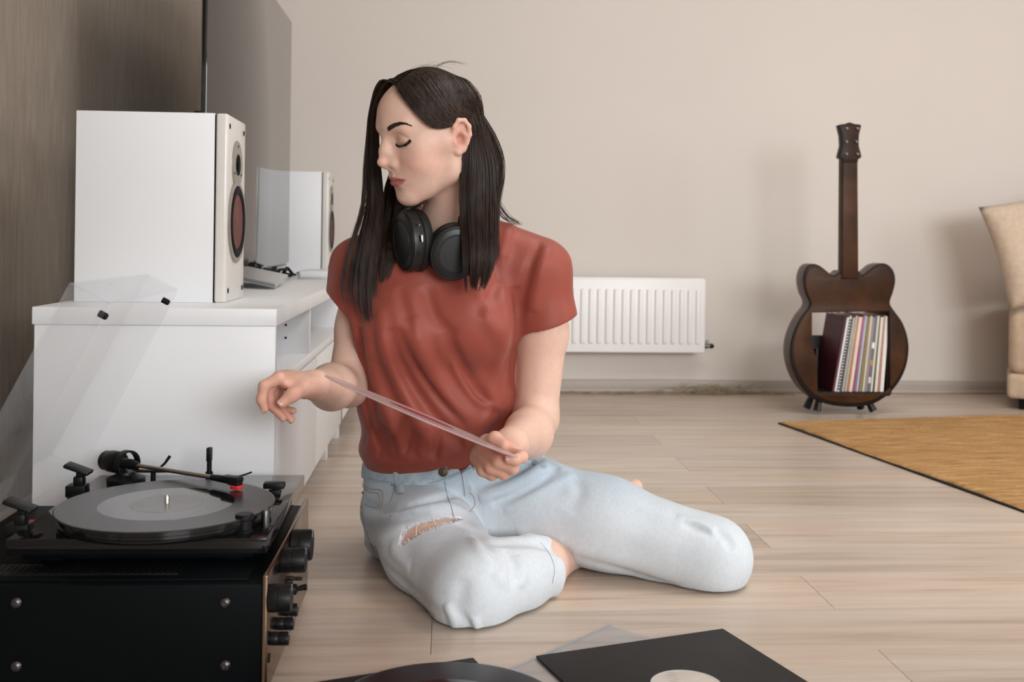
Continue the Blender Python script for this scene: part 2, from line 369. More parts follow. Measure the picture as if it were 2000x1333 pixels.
# ------------------------------------------------------------------ loudspeakers
def speaker(y0, x1, label):
    w, h, d = 0.172, 0.352, 0.275
    t = thing('bookshelf_speaker', (x1 - d / 2, y0 + w / 2, CT), label, 'speaker')
    z0 = CT; yc = y0 + w / 2
    box('cabinet_body', (x1 - d, y0, z0), (x1 - 0.024, y0 + w, z0 + h), 'speaker_white', t, 0.0015)
    box('shadow_gap', (x1 - 0.0245, y0 + 0.002, z0 + 0.002), (x1 - 0.022, y0 + w - 0.002, z0 + h - 0.002), 'rubber', t, 0)
    bf = box('baffle', (x1 - 0.022, y0, z0), (x1, y0 + w, z0 + h), 'baffle_white', t, 0.005, 4)
    for sy in (0.018, w - 0.018):
        for sz in (0.022, h - 0.022):
            lathe('grille_socket', [(0.0052, 0), (0.0052, 0.0008), (0.0030, 0.0008), (0.0028, 0.0002)], (x1, y0 + sy, z0 + sz), (1, 0, 0), 'rubber', bf, n=14)
    zt, zw = z0 + 0.262, z0 + 0.152
    tp = lathe('tweeter_plate', [(0.047, 0), (0.047, 0.002), (0.044, 0.003), (0.021, 0.003), (0.020, 0.0004)], (x1, yc, zt), (1, 0, 0), 'driver_ring', t, n=40, cap=False)
    lathe('tweeter_horn', [(0.0205, 0.0002), (0.0205, 0.0038), (0.015, 0.0012), (0.0125, 0.0004)], (x1, yc, zt), (1, 0, 0), 'rubber', tp, n=32, cap=False)
    lathe('dome', [(0.013, 0.0003), (0.0115, 0.0030), (0.007, 0.0052), (0.0001, 0.0060)], (x1, yc, zt), (1, 0, 0), 'black_satin', tp, n=24)
    for a in range(3):
        q = math.radians(90 + a * 120)
        lathe('screw', [(0.0026, 0), (0.0026, 0.0008)], (x1 + 0.003, yc + 0.036 * math.cos(q), zt + 0.036 * math.sin(q)), (1, 0, 0), 'rubber', tp, n=10)
    wf = lathe('woofer_basket', [(0.0795, 0), (0.0795, 0.0025), (0.077, 0.004), (0.070, 0.004), (0.068, 0.001)], (x1, yc, zw), (1, 0, 0), 'driver_ring', t, n=48, cap=False)
    pr = [(0.0705, 0.002)] + [(0.0605 + 0.0095 * math.cos(q), 0.0015 + 0.0048 * math.sin(q)) for q in np.linspace(0.1, math.pi - 0.1, 8)] + [(0.051, 0.001)]
    lathe('surround', pr, (x1, yc, zw), (1, 0, 0), 'rubber', wf, n=48, cap=False)
    lathe('cone', [(0.0525, 0.0032), (0.042, 0.0019), (0.028, 0.0005), (0.024, 0.0012), (0.012, 0.0028), (0.0001, 0.0034)], (x1, yc, zw), (1, 0, 0), 'driver_cone', wf, n=40, cap=False)
    return t
speaker(1.975, -0.405, 'white speaker with red cone standing beside the turntable lid')
speaker(3.66, -0.405, 'white speaker at the far end of the cabinet near the back wall')

# ------------------------------------------------------------------ television
tv = thing('television', (-0.545, 3.0, 0.90), 'large dark glossy flat television standing on the low white cabinets', 'television')
box('screen', (-0.538, 2.355, 0.500), (-0.530, 3.605, 1.318), 'tv_glass', tv, 0.002)
box('bezel', (-0.5415, 2.349, 0.492), (-0.5378, 3.612, 1.326), 'black_gloss', tv, 0.003)
box('housing', (-0.575, 2.60, 0.56), (-0.541, 3.36, 1.10), 'black_plastic', tv, 0.012)
for yy in (2.46, 3.42):
    ft = box('foot', (-0.615, yy - 0.012, CT), (-0.478, yy + 0.012, CT + 0.007), 'black_plastic', tv, 0.002)
    box('foot_stem', (-0.556, yy - 0.010, CT + 0.006), (-0.540, yy + 0.010, 0.494), 'black_plastic', ft, 0.002)
box('sensor_lug', (-0.556, 2.349, 0.700), (-0.541, 2.372, 0.862), 'black_plastic', tv, 0.003)

# ------------------------------------------------------------------ small things on the cabinet
lp = thing('laptop', (-0.45, 2.78, CT), 'closed thin silver laptop leaning on a black box on the cabinet top', 'laptop')
a, b, c = W(470, 530, 2.66), fl(537, 563, CT + 0.004), fl(586, 549, CT + 0.009)
a = b + np.array([-0.125, 0.075, 0.020]); c = b + np.array([-0.015, 0.30, 0.012]); dd = a + c - b
nn = np.cross(c - b, a - b); nn /= np.linalg.norm(nn)
def sheet(name, corners, th, m, parent=None, bev=0.001):
    n = np.cross(corners[1] - corners[0], corners[3] - corners[0]); n = n / np.linalg.norm(n) * th
    bm = bmesh.new(); lo = [bm.verts.new(p) for p in corners]; hi = [bm.verts.new(p + n) for p in corners]
    bm.faces.new(lo[::-1]); bm.faces.new(hi)
    for i in range(4): bm.faces.new([lo[i], lo[(i + 1) % 4], hi[(i + 1) % 4], hi[i]])
    if bev: bmesh.ops.bevel(bm, geom=list(bm.edges), offset=bev, segments=2, profile=0.5, affect='EDGES')
    return mkb(name, bm, m, parent, 40)
sheet('base_half', [b, c, dd, a], 0.005, 'silver', lp); sheet('lid_half', [b + nn * 0.0055, c + nn * 0.0055, dd + nn * 0.0055, a + nn * 0.0055], 0.004, 'silver', lp)
tag(box('media_box', (-0.63, 2.56, CT), (-0.535, 2.80, CT + 0.030), 'black_plastic', None, 0.004), 'flat black media box under the raised edge of the laptop', 'electronics')
ct = thing('cable_bundle', (-0.46, 3.12, CT), 'tangled black cables heaped on the cabinet top behind the laptop', 'cables')
for i in range(7):
    p = [(-0.60 + 0.022 * i + random.uniform(-.02, .02), 2.98 + 0.05 * k + random.uniform(-.03, .03), CT + 0.008 + random.uniform(0, 0.022)) for k in range(7)]
    p = [(x, y, max(z, CT + 0.0055)) for x, y, z in spline(p, 30)]
    tube('cable', p, 0.0048, 'rubber', ct, 6)
rt_ = thing('router', (-0.385, 3.22, CT), 'flat white rounded router box near the edge of the cabinet top', 'router')
box('case', (-0.435, 3.14, CT + 0.002), (-0.330, 3.30, CT + 0.026), 'speaker_white', rt_, 0.010, 4)
box('vent_seam', (-0.434, 3.141, CT), (-0.331, 3.299, CT + 0.006), 'silver', rt_, 0.001)
sp_ = tag(tube('speaker_cable', spline([(-0.500, 3.60, CT + 0.004), (-0.45, 3.50, CT + 0.004), (-0.445, 3.40, CT + 0.004), (-0.46, 3.34, CT + 0.004)], 20), 0.003, 'rubber', None, 6), 'thin black cord running along the cabinet top to the far speaker', 'cable')

# ------------------------------------------------------------------ radiator
rd = thing('radiator', (0.62, 3.99, 0.16), 'white ribbed panel radiator mounted on the beige back wall', 'radiator')
rx0, rx1, ry, rz0, rz1 = 0.20, 0.996, 3.955, 0.163, 0.446
box('front_panel', (rx0, ry, rz0), (rx1, ry + 0.022, rz1), 'radiator_enamel', rd, 0.006, 3)
box('rear_panel', (rx0 + 0.02, ry + 0.030, rz0 + 0.02), (rx1 - 0.02, ry + 0.062, rz1 - 0.01), 'radiator_enamel', rd, 0.004)
box('top_grille', (rx0 + 0.004, ry + 0.004, rz1 - 0.004), (rx1 - 0.004, ry + 0.066, rz1 + 0.003), 'radiator_enamel', rd, 0.002)
for i in range(25):
    x = rx1 - 0.030 - i * 0.0316
    box('rib', (x - 0.0090, ry - 0.0065, rz0 + 0.035), (x + 0.0090, ry + 0.004, rz1 - 0.040), 'radiator_enamel', rd, 0.005, 3)
vv = lathe('valve', [(0.008, 0), (0.010, 0.004), (0.010, 0.014), (0.007, 0.016), (0.007, 0.024), (0.011, 0.026), (0.0085, 0.036), (0.003, 0.040)], (rx1 - 0.001, ry + 0.02, rz0 + 0.026), (1, 0, 0), 'dark_steel', rd, n=16)
lathe('lock_shield', [(0.006, 0), (0.007, 0.016), (0.004, 0.018)], (rx1 + 0.012, ry + 0.02, rz0 + 0.032), (0, 0, 1), 'steel', vv, n=12)
for x in (rx0 + 0.15, rx1 - 0.15): box('wall_mount', (x - 0.015, ry + 0.060, rz0 + 0.08), (x + 0.015, YB, rz0 + 0.11), 'radiator_enamel', rd, 0.002)

# dry grass bits along the skirting
V = []; Fc = []
for i in range(760):
    px = random.gauss(1390, 48) if i < 380 else random.uniform(1090, 1540)
    p = fl(min(max(px, 1090), 1560), 768); y = YB - 0.026 - abs(random.gauss(0, 0.012)); L = random.uniform(0.02, 0.06)
    an = random.uniform(0, math.pi); el = random.uniform(-0.05, 0.55) if i < 380 else random.uniform(-.03, .1)
    d = np.array([math.cos(an) * math.cos(el), math.sin(an) * math.cos(el) * 0.35, abs(math.sin(el))]) * L / 2
    c = np.array([p[0], y - 0.02, 0.0012 + abs(d[2]) + random.uniform(0, 0.026 if i < 380 else 0.006)])
    s = np.array([0, 0, 0.0011]); t2 = np.array([0, -0.0011, 0.0]); k = len(V)
    for q in (c - d, c + d): V += [q, q + s, q + t2]
    Fc += [[k, k + 1, k + 4, k + 3], [k + 1, k + 2, k + 5, k + 4], [k + 2, k, k + 3, k + 5]]
tag(mk('dry_grass', V, Fc, 'dry_grass'), 'wisps of dry grass lying along the skirting of the back wall', 'dry grass', kind='stuff')

# ------------------------------------------------------------------ guitar shaped shelf
GY, GD, TD = 3.52, 0.080, 0.195
gx = lambda px, py: (lambda p: (p[0], p[2]))(ony(px, py, GY))
gs = thing('guitar_shelf', (1.375, 3.595, 0), 'dark brown guitar-shaped shelf standing on small black feet by the wall', 'shelf')
body_px = [(1643, 529), (1634, 536), (1624, 537), (1609, 525), (1598, 518), (1586, 516), (1575, 524), (1569, 546), (1573, 572), (1581, 590), (1578, 603), (1564, 621), (1550, 650), (1543.5, 680), (1546, 712), (1558, 744), (1579, 771), (1608, 788), (1648, 795), (1690, 793.5), (1722, 781), (1750, 755), (1768, 722), (1775, 686), (1772, 656), (1762, 629), (1747, 608), (1738, 592), (1744, 572), (1749, 548), (1744, 527), (1729, 515), (1711, 518), (1696, 530), (1684, 537), (1675, 529)]
lo = [gx(*p) for p in spline(body_px + [body_px[0]], 110)[:-1]]
hole = [gx(*p) for p in ((1586, 611), (1735, 609), (1737, 768), (1597, 768), (1594, 700), (1586, 672))]
def dense(lp, n=10): return [tuple(np.array(a) + (np.array(b) - np.array(a)) * k / n) for a, b in zip(lp, lp[1:] + lp[:1]) for k in range(n)]
gb = slab2d('body', [lo, dense(hole)], GY, GY + GD, 'guitar_side', gs, 0.006)
cxy = np.mean(np.array(lo), 0); inn = [tuple(cxy + (np.array(p) - cxy) * 0.955) for p in lo]
slab2d('face_binding', [lo, dense(hole)], GY - 0.0015, GY + 0.010, 'guitar_edge', gs, 0.004)
slab2d('face_plate', [inn, dense([tuple(np.array(p) + (np.array(p) - np.mean(np.array(hole), 0)) * 0.012) for p in hole])], GY - 0.004, GY + 0.004, 'guitar_wood', gs, 0.0015)
box('shelf_board', (hole[3][0] - 0.004, GY + 0.002, hole[3][1] - 0.010), (hole[2][0] + 0.004, GY + TD, hole[3][1] + 0.003), 'guitar_edge', gs, 0.002)
box('shelf_side', (hole[3][0] - 0.006, GY + 0.004, hole[3][1]), (hole[3][0] + 0.002, GY + TD, hole[5][1] - 0.016), 'guitar_edge', gs, 0.002)
box('shelf_side', (hole[2][0] - 0.008, GY + 0.004, hole[2][1]), (hole[2][0] + 0.002, GY + TD, hole[1][1] - 0.004), 'guitar_edge', gs, 0.002)
box('shelf_back', (hole[3][0] - 0.004, GY + TD, hole[3][1] - 0.006), (hole[2][0] + 0.002, GY + TD + 0.008, hole[5][1] + 0.012), 'guitar_edge', gs, 0.002)
nk = [gx(*p) for p in ((1642, 545), (1643.5, 312), (1673.5, 312), (1675, 545))]
slab2d('neck', [nk], GY - 0.010, GY + 0.030, 'guitar_wood', gs, 0.005)
hd_px = [(1644, 318), (1643, 312), (1636.5, 308), (1637, 304), (1642, 285), (1641, 265), (1636, 245), (1640, 243.5), (1648, 243), (1657.5, 239.5), (1667, 243), (1675, 243.5), (1680, 245), (1675.5, 265), (1675, 285), (1680, 304), (1680, 308), (1674, 312), (1673, 318)]
hs_ = slab2d('headstock', [[gx(*p) for p in hd_px]], GY - 0.012, GY + 0.020, 'guitar_edge', gs, 0.003)
slab2d('headstock_face', [[gx(1658 + (p[0] - 1658) * 0.8, 278 + (p[1] - 278) * 0.88) for p in hd_px]], GY - 0.0135, GY - 0.008, 'guitar_wood', hs_, 0.001)
for (px, py) in ((1650, 252), (1671, 252), (1649.5, 278), (1669, 278), (1649.5, 302), (1671, 302)):
    x, z = gx(px, py); lathe('tuner_bush', [(0.005, 0), (0.005, 0.003), (0.003, 0.004), (0.0028, 0.009), (0.0034, 0.010)], (x, GY - 0.013, z), (0, -1, 0), 'dark_steel', hs_, n=12)
for px, py, dx, dy in ((1604, 783, -0.012, 0.0), (1697, 786, 0.020, 0.0), (1600, 783, -0.016, 0.045), (1690, 786, 0.016, 0.045)):
    x, z = gx(px, py); y = GY + 0.020 + dy
    tube('foot', [(x, y, z + 0.012), (x + dx, y - (0.012 if dy == 0 else -0.012), 0.0135)], [0.0105, 0.0135], 'black_gloss', gs, 14)
# sleeves in the guitar shelf
cols = [('burgundy', (0.085, 0.014, 0.022), 0.013), ('white spiral-edged', (0.55, 0.53, 0.50), 0.008), ('charcoal', (0.06, 0.06, 0.065), 0.006), ('grey', (0.40, 0.39, 0.38), 0.007), ('tan', (0.42, 0.36, 0.28), 0.008), ('orange', (0.50, 0.20, 0.09), 0.005), ('cream', (0.66, 0.60, 0.52), 0.010), ('crimson', (0.42, 0.05, 0.06), 0.005), ('violet', (0.20, 0.17, 0.38), 0.006), ('pale grey', (0.52, 0.53, 0.54), 0.006), ('olive brown', (0.24, 0.18, 0.08), 0.009), ('beige', (0.56, 0.50, 0.41), 0.007), ('taupe', (0.26, 0.22, 0.20), 0.009), ('slate blue', (0.13, 0.13, 0.20), 0.008), ('ivory', (0.62, 0.58, 0.46), 0.007), ('dark green', (0.07, 0.10, 0.06), 0.004), ('off-white', (0.68, 0.64, 0.58), 0.009), ('rust striped', (0.45, 0.20, 0.13), 0.006), ('white', (0.74, 0.71, 0.68), 0.012)]
xb0 = gx(1634, 763)[0] - 0.012; zb0 = hole[3][1] + 0.004; tot = sum(c[2] for c in cols) + 0.0006 * len(cols); sc_ = (gx(1728, 763)[0] - xb0) / tot
x = xb0
words = ['first', 'second', 'third', 'fourth', 'fifth', 'sixth', 'seventh', 'eighth', 'ninth', 'tenth', 'eleventh', 'twelfth', 'thirteenth', 'fourteenth', 'fifteenth', 'sixteenth', 'seventeenth', 'eighteenth']
for i, (nm, c, th) in enumerate(cols):
    w_ = th * sc_; f = i / (len(cols) - 1); lean = math.radians(9.3 - 5.6 * f); hgt = 0.262 + RNG.uniform(-0.004, 0.004)
    mat('sleeve_' + nm.replace(' ', '_').replace('-', '_'), c, 0.5, var=0.06, vscale=30)
    M = Matrix.Translation((x, GY + 0.006 + RNG.uniform(0, 0.004), zb0)) @ Matrix.Rotation(lean, 4, 'Y')
    M = M @ Matrix.Translation((0, 0, 0.0))
    d = 0.180
    o = thing('record_sleeve', (x, GY + 0.01, zb0), ('burgundy record cover facing outwards at the leaning end of the row in the guitar shelf' if i == 0 else '%s record sleeve, %s in the row from the burgundy cover in the guitar shelf' % (nm, words[i - 1])), 'record', 'record sleeves in the guitar shelf')
    jk = box('jacket', (0, 0, 0), (w_ * 0.93, d, hgt), 'sleeve_' + nm.replace(' ', '_').replace('-', '_'), o, 0.0006, 1, M)
    if i == 1:
        for q in range(24): box('spiral_ring', (w_ * 0.1, -0.002, 0.008 + q * 0.0104), (w_ * 0.85, 0.003, 0.0125 + q * 0.0104), 'rubber', o, 0, 1, M)
    elif i == 0: box('paper_block', (w_ * 0.52, -0.0012, 0.002), (w_ * 0.93, d - 0.002, hgt - 0.003), 'sleeve_white' if 'sleeve_white' in MATS else 'speaker_white', o, 0.0004, 1, M)
    elif i == 13:
        for q, cc in enumerate(('silver', 'jute', 'speaker_white')): box('print_patch', (0, -0.0006, 0.03 + q * 0.06), (w_ * 0.93, 0.001, 0.05 + q * 0.06), cc, jk, 0, 1, M)
    x += w_ + 0.0006 * sc_

# ------------------------------------------------------------------ jute rug
rc = fl(1524, 829); e2 = fl(2000, 1001) - rc; e2 /= np.linalg.norm(e2); e1 = np.array([-e2[1], e2[0], 0.0])
if e1[0] < 0: e1 = -e1
rug = thing('jute_rug', tuple(rc), 'golden brown braided jute rug with black edge on the wood floor', 'rug')
Lr, Wr, rows = 1.9, 1.05, 62
V = []; Fc = []; nu = 130; nv = rows * 4
rr = np.random.default_rng(3); ph = rr.uniform(0, 6.28, rows); tone = rr.uniform(-0.0012, 0.0012, rows)
for i in range(nu + 1):
    for j in range(nv + 1):
        v = j / nv * Lr; u = i / nu * Wr; k = min(int(j / 4), rows - 1); fr = (j % 4) / 4
        hgt = 0.0075 + 0.0022 * math.sin(math.pi * fr) + (0.0007 * math.sin(u * 260 + ph[k]) + 0.0006 * math.sin(u * 47 + ph[k] * 3)) * (0.3 + math.sin(math.pi * fr)) + tone[k] * math.sin(math.pi * fr)
        if i in (0, nu) or j in (0, nv): hgt = 0.0045
        u2 = u + (0.004 * math.sin(v * 9) + 0.0015 * math.sin(v * 60)) * (1 if i == 0 else 0)
        V.append(rc + e1 * (u2) + e2 * v + np.array([0, 0, hgt]))
for i in range(nu):
    for j in range(nv):
        a = i * (nv + 1) + j; Fc.append([a, a + 1, a + nv + 2, a + nv + 1])
mk('braided_field', V, Fc, 'jute', rug, 180)
bm = bmesh.new()
A = [rc + e1 * u + e2 * v for u, v in ((-0.006, -0.006), (Wr + 0.006, -0.006), (Wr + 0.006, Lr + 0.006), (-0.006, Lr + 0.006))]
sheet('edge_binding', [p + np.array([0, 0, 0.0002]) for p in A], 0.0046, 'rug_binding', rug, 0.001) if e1[0] * e2[1] - e1[1] * e2[0] > 0 else sheet('edge_binding', [p + np.array([0, 0, 0.0002]) for p in A[::-1]], 0.0046, 'rug_binding', rug, 0.001)
bm.free()

# ------------------------------------------------------------------ sofa at the right edge
sp0 = ony(1966, 790, 3.65); SX = sp0[0]; SR = Matrix.Translation((SX, 3.65, 0)) @ Matrix.Rotation(math.radians(-29), 4, 'Z')
sf = thing('sofa', (SX, 3.65, 0), 'beige fabric sofa with a low base at the back wall', 'sofa')
box('base', (0.0, 0.0, 0.040), (1.0, 0.36, 0.128), 'sofa_fabric', sf, 0.018, 4, SR)
box('seat_cushion', (0.004, 0.012, 0.126), (1.0, 0.355, 0.355), 'sofa_fabric', sf, 0.035, 5, SR)
box('backrest', (0.10, 0.27, 0.36), (1.0, 0.37, 0.66), 'sofa_fabric', sf, 0.04, 5, SR)
for x in (0.04, 0.90):
    for y in (0.03, 0.27): box('foot', (x, y, 0.0), (x + 0.06, y + 0.06, 0.042), 'rubber', sf, 0.004, 2, SR)
def pillow(M, w, h, t, label):
    n = 20; V = []; Fc = []
    for sgn in (1, -1):
        for i in range(n + 1):
            for j in range(n + 1):
                u, v = i / n * 2 - 1, j / n * 2 - 1
                e = max(0, (1 - u ** 4) * (1 - v ** 4)) ** 0.55; pin = 1 - 0.05 * (1 - abs(v)) * 0 - 0.07 * (1 - v * v) * abs(u) ** 3
                pin2 = 1 - 0.07 * (1 - u * u) * abs(v) ** 3
                V.append((u * w / 2 * pin, sgn * t / 2 * e * (1 + 0.04 * math.sin(5 * u + 3 * v)), v * h / 2 * pin2))
    N = (n + 1) ** 2
    for s in range(2):
        for i in range(n):
            for j in range(n):
                a = s * N + i * (n + 1) + j; q = [a, a + 1, a + n + 2, a + n + 1]; Fc.append(q if s else q[::-1])
    loc = tuple(M.translation)
    o = mk('throw_pillow', [tuple(M @ Vector(v)) for v in V], Fc, 'pillow_fabric', None, 180, origin=loc)
    bm = bmesh.new(); bm.from_mesh(o.data); bmesh.ops.remove_doubles(bm, verts=bm.verts, dist=1e-5); bmesh.ops.recalc_face_normals(bm, faces=bm.faces); bm.to_mesh(o.data); bm.free(); o.data.shade_smooth()
    return tag(o, label, 'pillow')
def pillow_at(px, py, D, tilt, lean):
    c = W(px, py, D); a, b = math.cos(tilt), math.sin(tilt); x = RGT * a + UPV * b; z = -RGT * b + UPV * a; y = FWD
    return Matrix([[x[i], y[i], z[i], c[i]] for i in range(3)] + [[0, 0, 0, 1]]) @ Matrix.Rotation(lean, 4, 'X')
pillow(pillow_at(2049, 482, 3.80, math.radians(13), math.radians(-10)), 0.41, 0.39, 0.12, 'beige throw pillow leaning at the open end of the sofa')
pillow(pillow_at(2116, 488, 3.945, math.radians(13), math.radians(-10)), 0.41, 0.39, 0.12, 'beige throw pillow tucked behind the end pillow on the sofa')
# ------------------------------------------------------------------ amplifier on the floor
AX0, AX1, AY0, AY1, AZ = -0.665, -0.223, 1.333, 1.725, 0.150
am = thing('amplifier', (-0.44, 1.53, 0), 'black amplifier with bronze fascia and round knobs under the turntable', 'amplifier')
box('case', (AX0, AY0, 0.014), (AX1, AY1, AZ), 'black_satin', am, 0.003)
box('top_cover', (AX0 + 0.004, AY0 + 0.012, AZ), (AX1 - 0.02, AY1 - 0.012, AZ + 0.003), 'black_satin', am, 0.001)
vg = box('vent_grille', (-0.58, AY0 + 0.030, AZ + 0.002), (-0.335, AY0 + 0.075, AZ + 0.0036), 'black_plastic', am, 0.0005)
for i in range(30):
    x = -0.575 + i * 0.0081; box('vent_slot', (x, AY0 + 0.034, AZ + 0.0034), (x + 0.0038, AY0 + 0.071, AZ + 0.0042), 'dark_steel', vg, 0, 1)
for fx in (AX0 + 0.04, AX1 - 0.05):
    for fy in (AY0 + 0.04, AY1 - 0.04): lathe('foot', [(0.020, 0), (0.022, 0.004), (0.022, 0.015)], (fx, fy, 0), (0, 0, 1), 'rubber', am, n=20)
fa = box('fascia', (AX1, AY0 - 0.004, 0.012), (AX1 + 0.007, 1.722, AZ + 0.012), 'fascia_metal', am, 0.0025, 3)
for px, py in ((440, 1178), (32, 1302), (440, 1300), (32, 1178)):
    p = ony(px, py, AY0)
    s = lathe('screw', [(0.0072, 0), (0.0072, 0.001), (0.0060, 0.003), (0.0030, 0.0042), (0.0030, 0.0030), (0.0001, 0.0030)], tuple(p), (0, -1, 0), 'dark_steel', am, n=20)
def knob(px, py, r, l, parent, nm='knob'):
    p = onx(px, py, AX1 + 0.007)
    k = lathe(nm, [(r * 0.92, 0), (r, 0.002), (r, l * 0.38), (r * 0.965, l * 0.40), (r * 0.965, l * 0.44), (r, l * 0.46), (r, l - 0.002), (r * 0.95, l), (r * 0.0001, l)], tuple(p), (1, 0, 0), 'black_plastic', parent, n=36)
    box('pointer', (p[0] + l - 0.004, p[1] - 0.0008, p[2] + r * 0.5), (p[0] + l + 0.0004, p[1] + 0.0008, p[2] + r * 0.98), 'silver', k, 0)
    return k
for px, py, r, l in ((569, 1065, 0.0220, 0.030), (551, 1095, 0.0165, 0.032), (526, 1169, 0.0175, 0.028), (556, 1192, 0.0088, 0.018), (541, 1219, 0.0084, 0.022), (529, 1248, 0.0086, 0.023)):
    knob(px, py, r, l, am)
for px, py in ((563, 1130), (561, 1137), (580, 1131)):
    p = onx(px, py, AX1 + 0.007); lathe('push_button', [(0.0028, 0), (0.0028, 0.007), (0.002, 0.008)], tuple(p), (1, 0, 0), 'black_plastic', am, n=12)
p = onx(573, 1152, AX1 + 0.007)
tg = lathe('toggle_base', [(0.008, 0), (0.008, 0.004), (0.005, 0.006)], tuple(p), (1, 0, 0), 'black_plastic', am, n=16)
tube('toggle_lever', [p + np.array([0.004, 0, 0]), p + np.array([0.012, 0.001, 0.002]), p + np.array([0.019, 0.001, 0.003])], [0.003, 0.004, 0.0048], 'black_plastic', tg, 10)
p = onx(524.5, 1286, AX1 + 0.007); lathe('headphone_jack', [(0.006, 0), (0.006, 0.0015), (0.003, 0.0015), (0.003, 0.0003)], tuple(p), (1, 0, 0), 'rubber', am, n=16)

# ------------------------------------------------------------------ turntable
TX0, TX1, TY0, TY1, TZ = -0.562, -0.229, 1.395, 1.766, 0.190
tt = thing('turntable', (-0.395, 1.58, 0.153), 'glossy black turntable with raised tonearm on top of the amplifier', 'turntable')
box('plinth', (TX0, TY0, TZ - 0.021), (TX1, TY1, TZ), 'black_gloss', tt, 0.0015)
box('subframe', (TX0 + 0.015, TY0 + 0.012, TZ - 0.030), (TX1 - 0.02, TY1 - 0.05, TZ - 0.020), 'black_satin', tt, 0.002)
for fx in (TX0 + 0.05, TX1 - 0.05):
    for fy in (TY0 + 0.05, 1.69): lathe('foot', [(0.020, 0), (0.022, 0.003), (0.022, 0.009)], (fx, fy, AZ + 0.0032), (0, 0, 1), 'rubber', tt, n=20)
rcx, rcy = -0.383, 1.555
pc = fl(324, 986, 0.2105); rcx, rcy = pc[0], pc[1] + 0.006
pl = lathe('platter', [(0.128, 0.0012), (0.140, 0.002), (0.143, 0.006), (0.143, 0.0075), (0.1415, 0.0085), (0.1415, 0.012), (0.143, 0.013), (0.143, 0.0185)], (rcx, rcy, TZ), (0, 0, 1), 'black_gloss', tt, n=72)
lathe('spindle', [(0.0034, 0), (0.0034, 0.029), (0.0022, 0.032), (0.0001, 0.0326)], (rcx, rcy, TZ), (0, 0, 1), 'steel', pl, n=20)
def vinyl(name, c, r, th, label, cat, axis=(0, 0, 1), m='vinyl', lm='vinyl_label', n=96, lr=0.05):
    t = thing(name, tuple(c), label, cat)
    prof = [(0.004, 0), (r - 0.001, 0), (r, th * 0.3), (r, th * 0.7), (r - 0.001, th)]
    q = r - 0.004
    while q > lr + 0.012:
        prof += [(q, th), (q - 0.0007, th - 0.00005), (q - 0.0014, th)]; q -= 0.0021
    prof += [(lr + 0.002, th), (0.004, th), (0.004, 0)]
    dsc = lathe('disc', prof, c, axis, m, t, n=n, cap=False)
    up_ = Vector(axis).normalized()
    if m == 'vinyl': lathe('run_out_band', [(lr, 0.0), (r * 0.62, 0.0), (r * 0.62, 0.00012), (lr, 0.00012)], tuple(Vector(c) + up_ * th), axis, 'vinyl_smooth', dsc, n=n)
    lathe('centre_label', [(0.0038, 0.0), (lr, 0.0), (lr, 0.0003), (0.0038, 0.0003)], tuple(Vector(c) + up_ * th), axis, lm, t, n=48)
    if name != 'vinyl_record' or m != 'vinyl': lathe('centre_label', [(0.0038, 0.0), (lr, 0.0), (lr, 0.0003), (0.0038, 0.0003)], tuple(Vector(c) - up_ * 0.0003), axis, lm, t, n=48)
    return t
vinyl('vinyl_record', (rcx, rcy, TZ + 0.0188), 0.1475, 0.0018, 'black vinyl record lying on the turntable platter', 'record')
# tonearm (pivot on the far side, over the record's far edge)
pv = np.array(fl(246, 938, TZ)); pvx, pvy = pv[0], pv[1]
ab = lathe('tonearm_base', [(0.030, 0), (0.030, 0.004), (0.022, 0.007), (0.016, 0.010), (0.015, 0.014)], (pvx, pvy, TZ), (0, 0, 1), 'black_plastic', tt, n=28)
hs = fl(455, 944, TZ + 0.030); zA = TZ + 0.0265
A0 = np.array([pvx, pvy, zA]); A1 = np.array([hs[0], hs[1], TZ + 0.0335]); dA = (A1 - A0) / np.linalg.norm(A1 - A0)
ta = tube('tonearm', [A0 + dA * 0.018, A1 - dA * 0.035], 0.0034, 'arm_tube', tt, 14)
tube('arm_collar', [A0 - dA * 0.010, A0 + dA * 0.016, A0 + dA * 0.030], [0.0085, 0.0082, 0.0050], 'black_plastic', ta, 16)
tube('head_sleeve', [A1 - dA * 0.046, A1 - dA * 0.030, A1 - dA * 0.010], [0.0046, 0.0054, 0.0060], 'black_plastic', ta, 12)
cw = lathe('counterweight', [(0.0165, 0), (0.0175, 0.002), (0.0175, 0.022), (0.0165, 0.024), (0.0160, 0.026), (0.0160, 0.036), (0.012, 0.038)], tuple(A0 - dA * 0.016), tuple(-dA), 'black_plastic', ta, n=28)
# gimbal ring
u_, w_, a_ = frame(dA); V = []; Fc = []; nn_ = 28
prof = [(0.0185, -0.006), (0.0215, -0.006), (0.0215, 0.006), (0.0185, 0.006)]
for k in range(nn_):
    q = 2 * math.pi * k / nn_
    for r, h in prof: V.append(tuple(Vector(A0) + a_ * (h + 0.002) + u_ * (r * math.cos(q)) + w_ * (r * math.sin(q))))
for k in range(nn_):
    for j in range(4): Fc.append([k * 4 + j, k * 4 + (j + 1) % 4, ((k + 1) % nn_) * 4 + (j + 1) % 4, ((k + 1) % nn_) * 4 + j])
mk('gimbal_ring', V, Fc, 'black_plastic', ta, 50)
sd = np.cross(dA, UPV); sd /= np.linalg.norm(sd)
Mh = Matrix([[dA[i], sd[i], UPV[i], A1[i]] for i in range(3)] + [[0, 0, 0, 1]])
hd = box('headshell', (-0.020, -0.007, -0.001), (0.016, 0.007, 0.0065), 'black_plastic', ta, 0.002, 2, Mh)
box('cartridge', (-0.006, -0.006, -0.0060), (0.015, 0.006, 0.0), 'black_plastic', hd, 0.0015, 2, Mh)
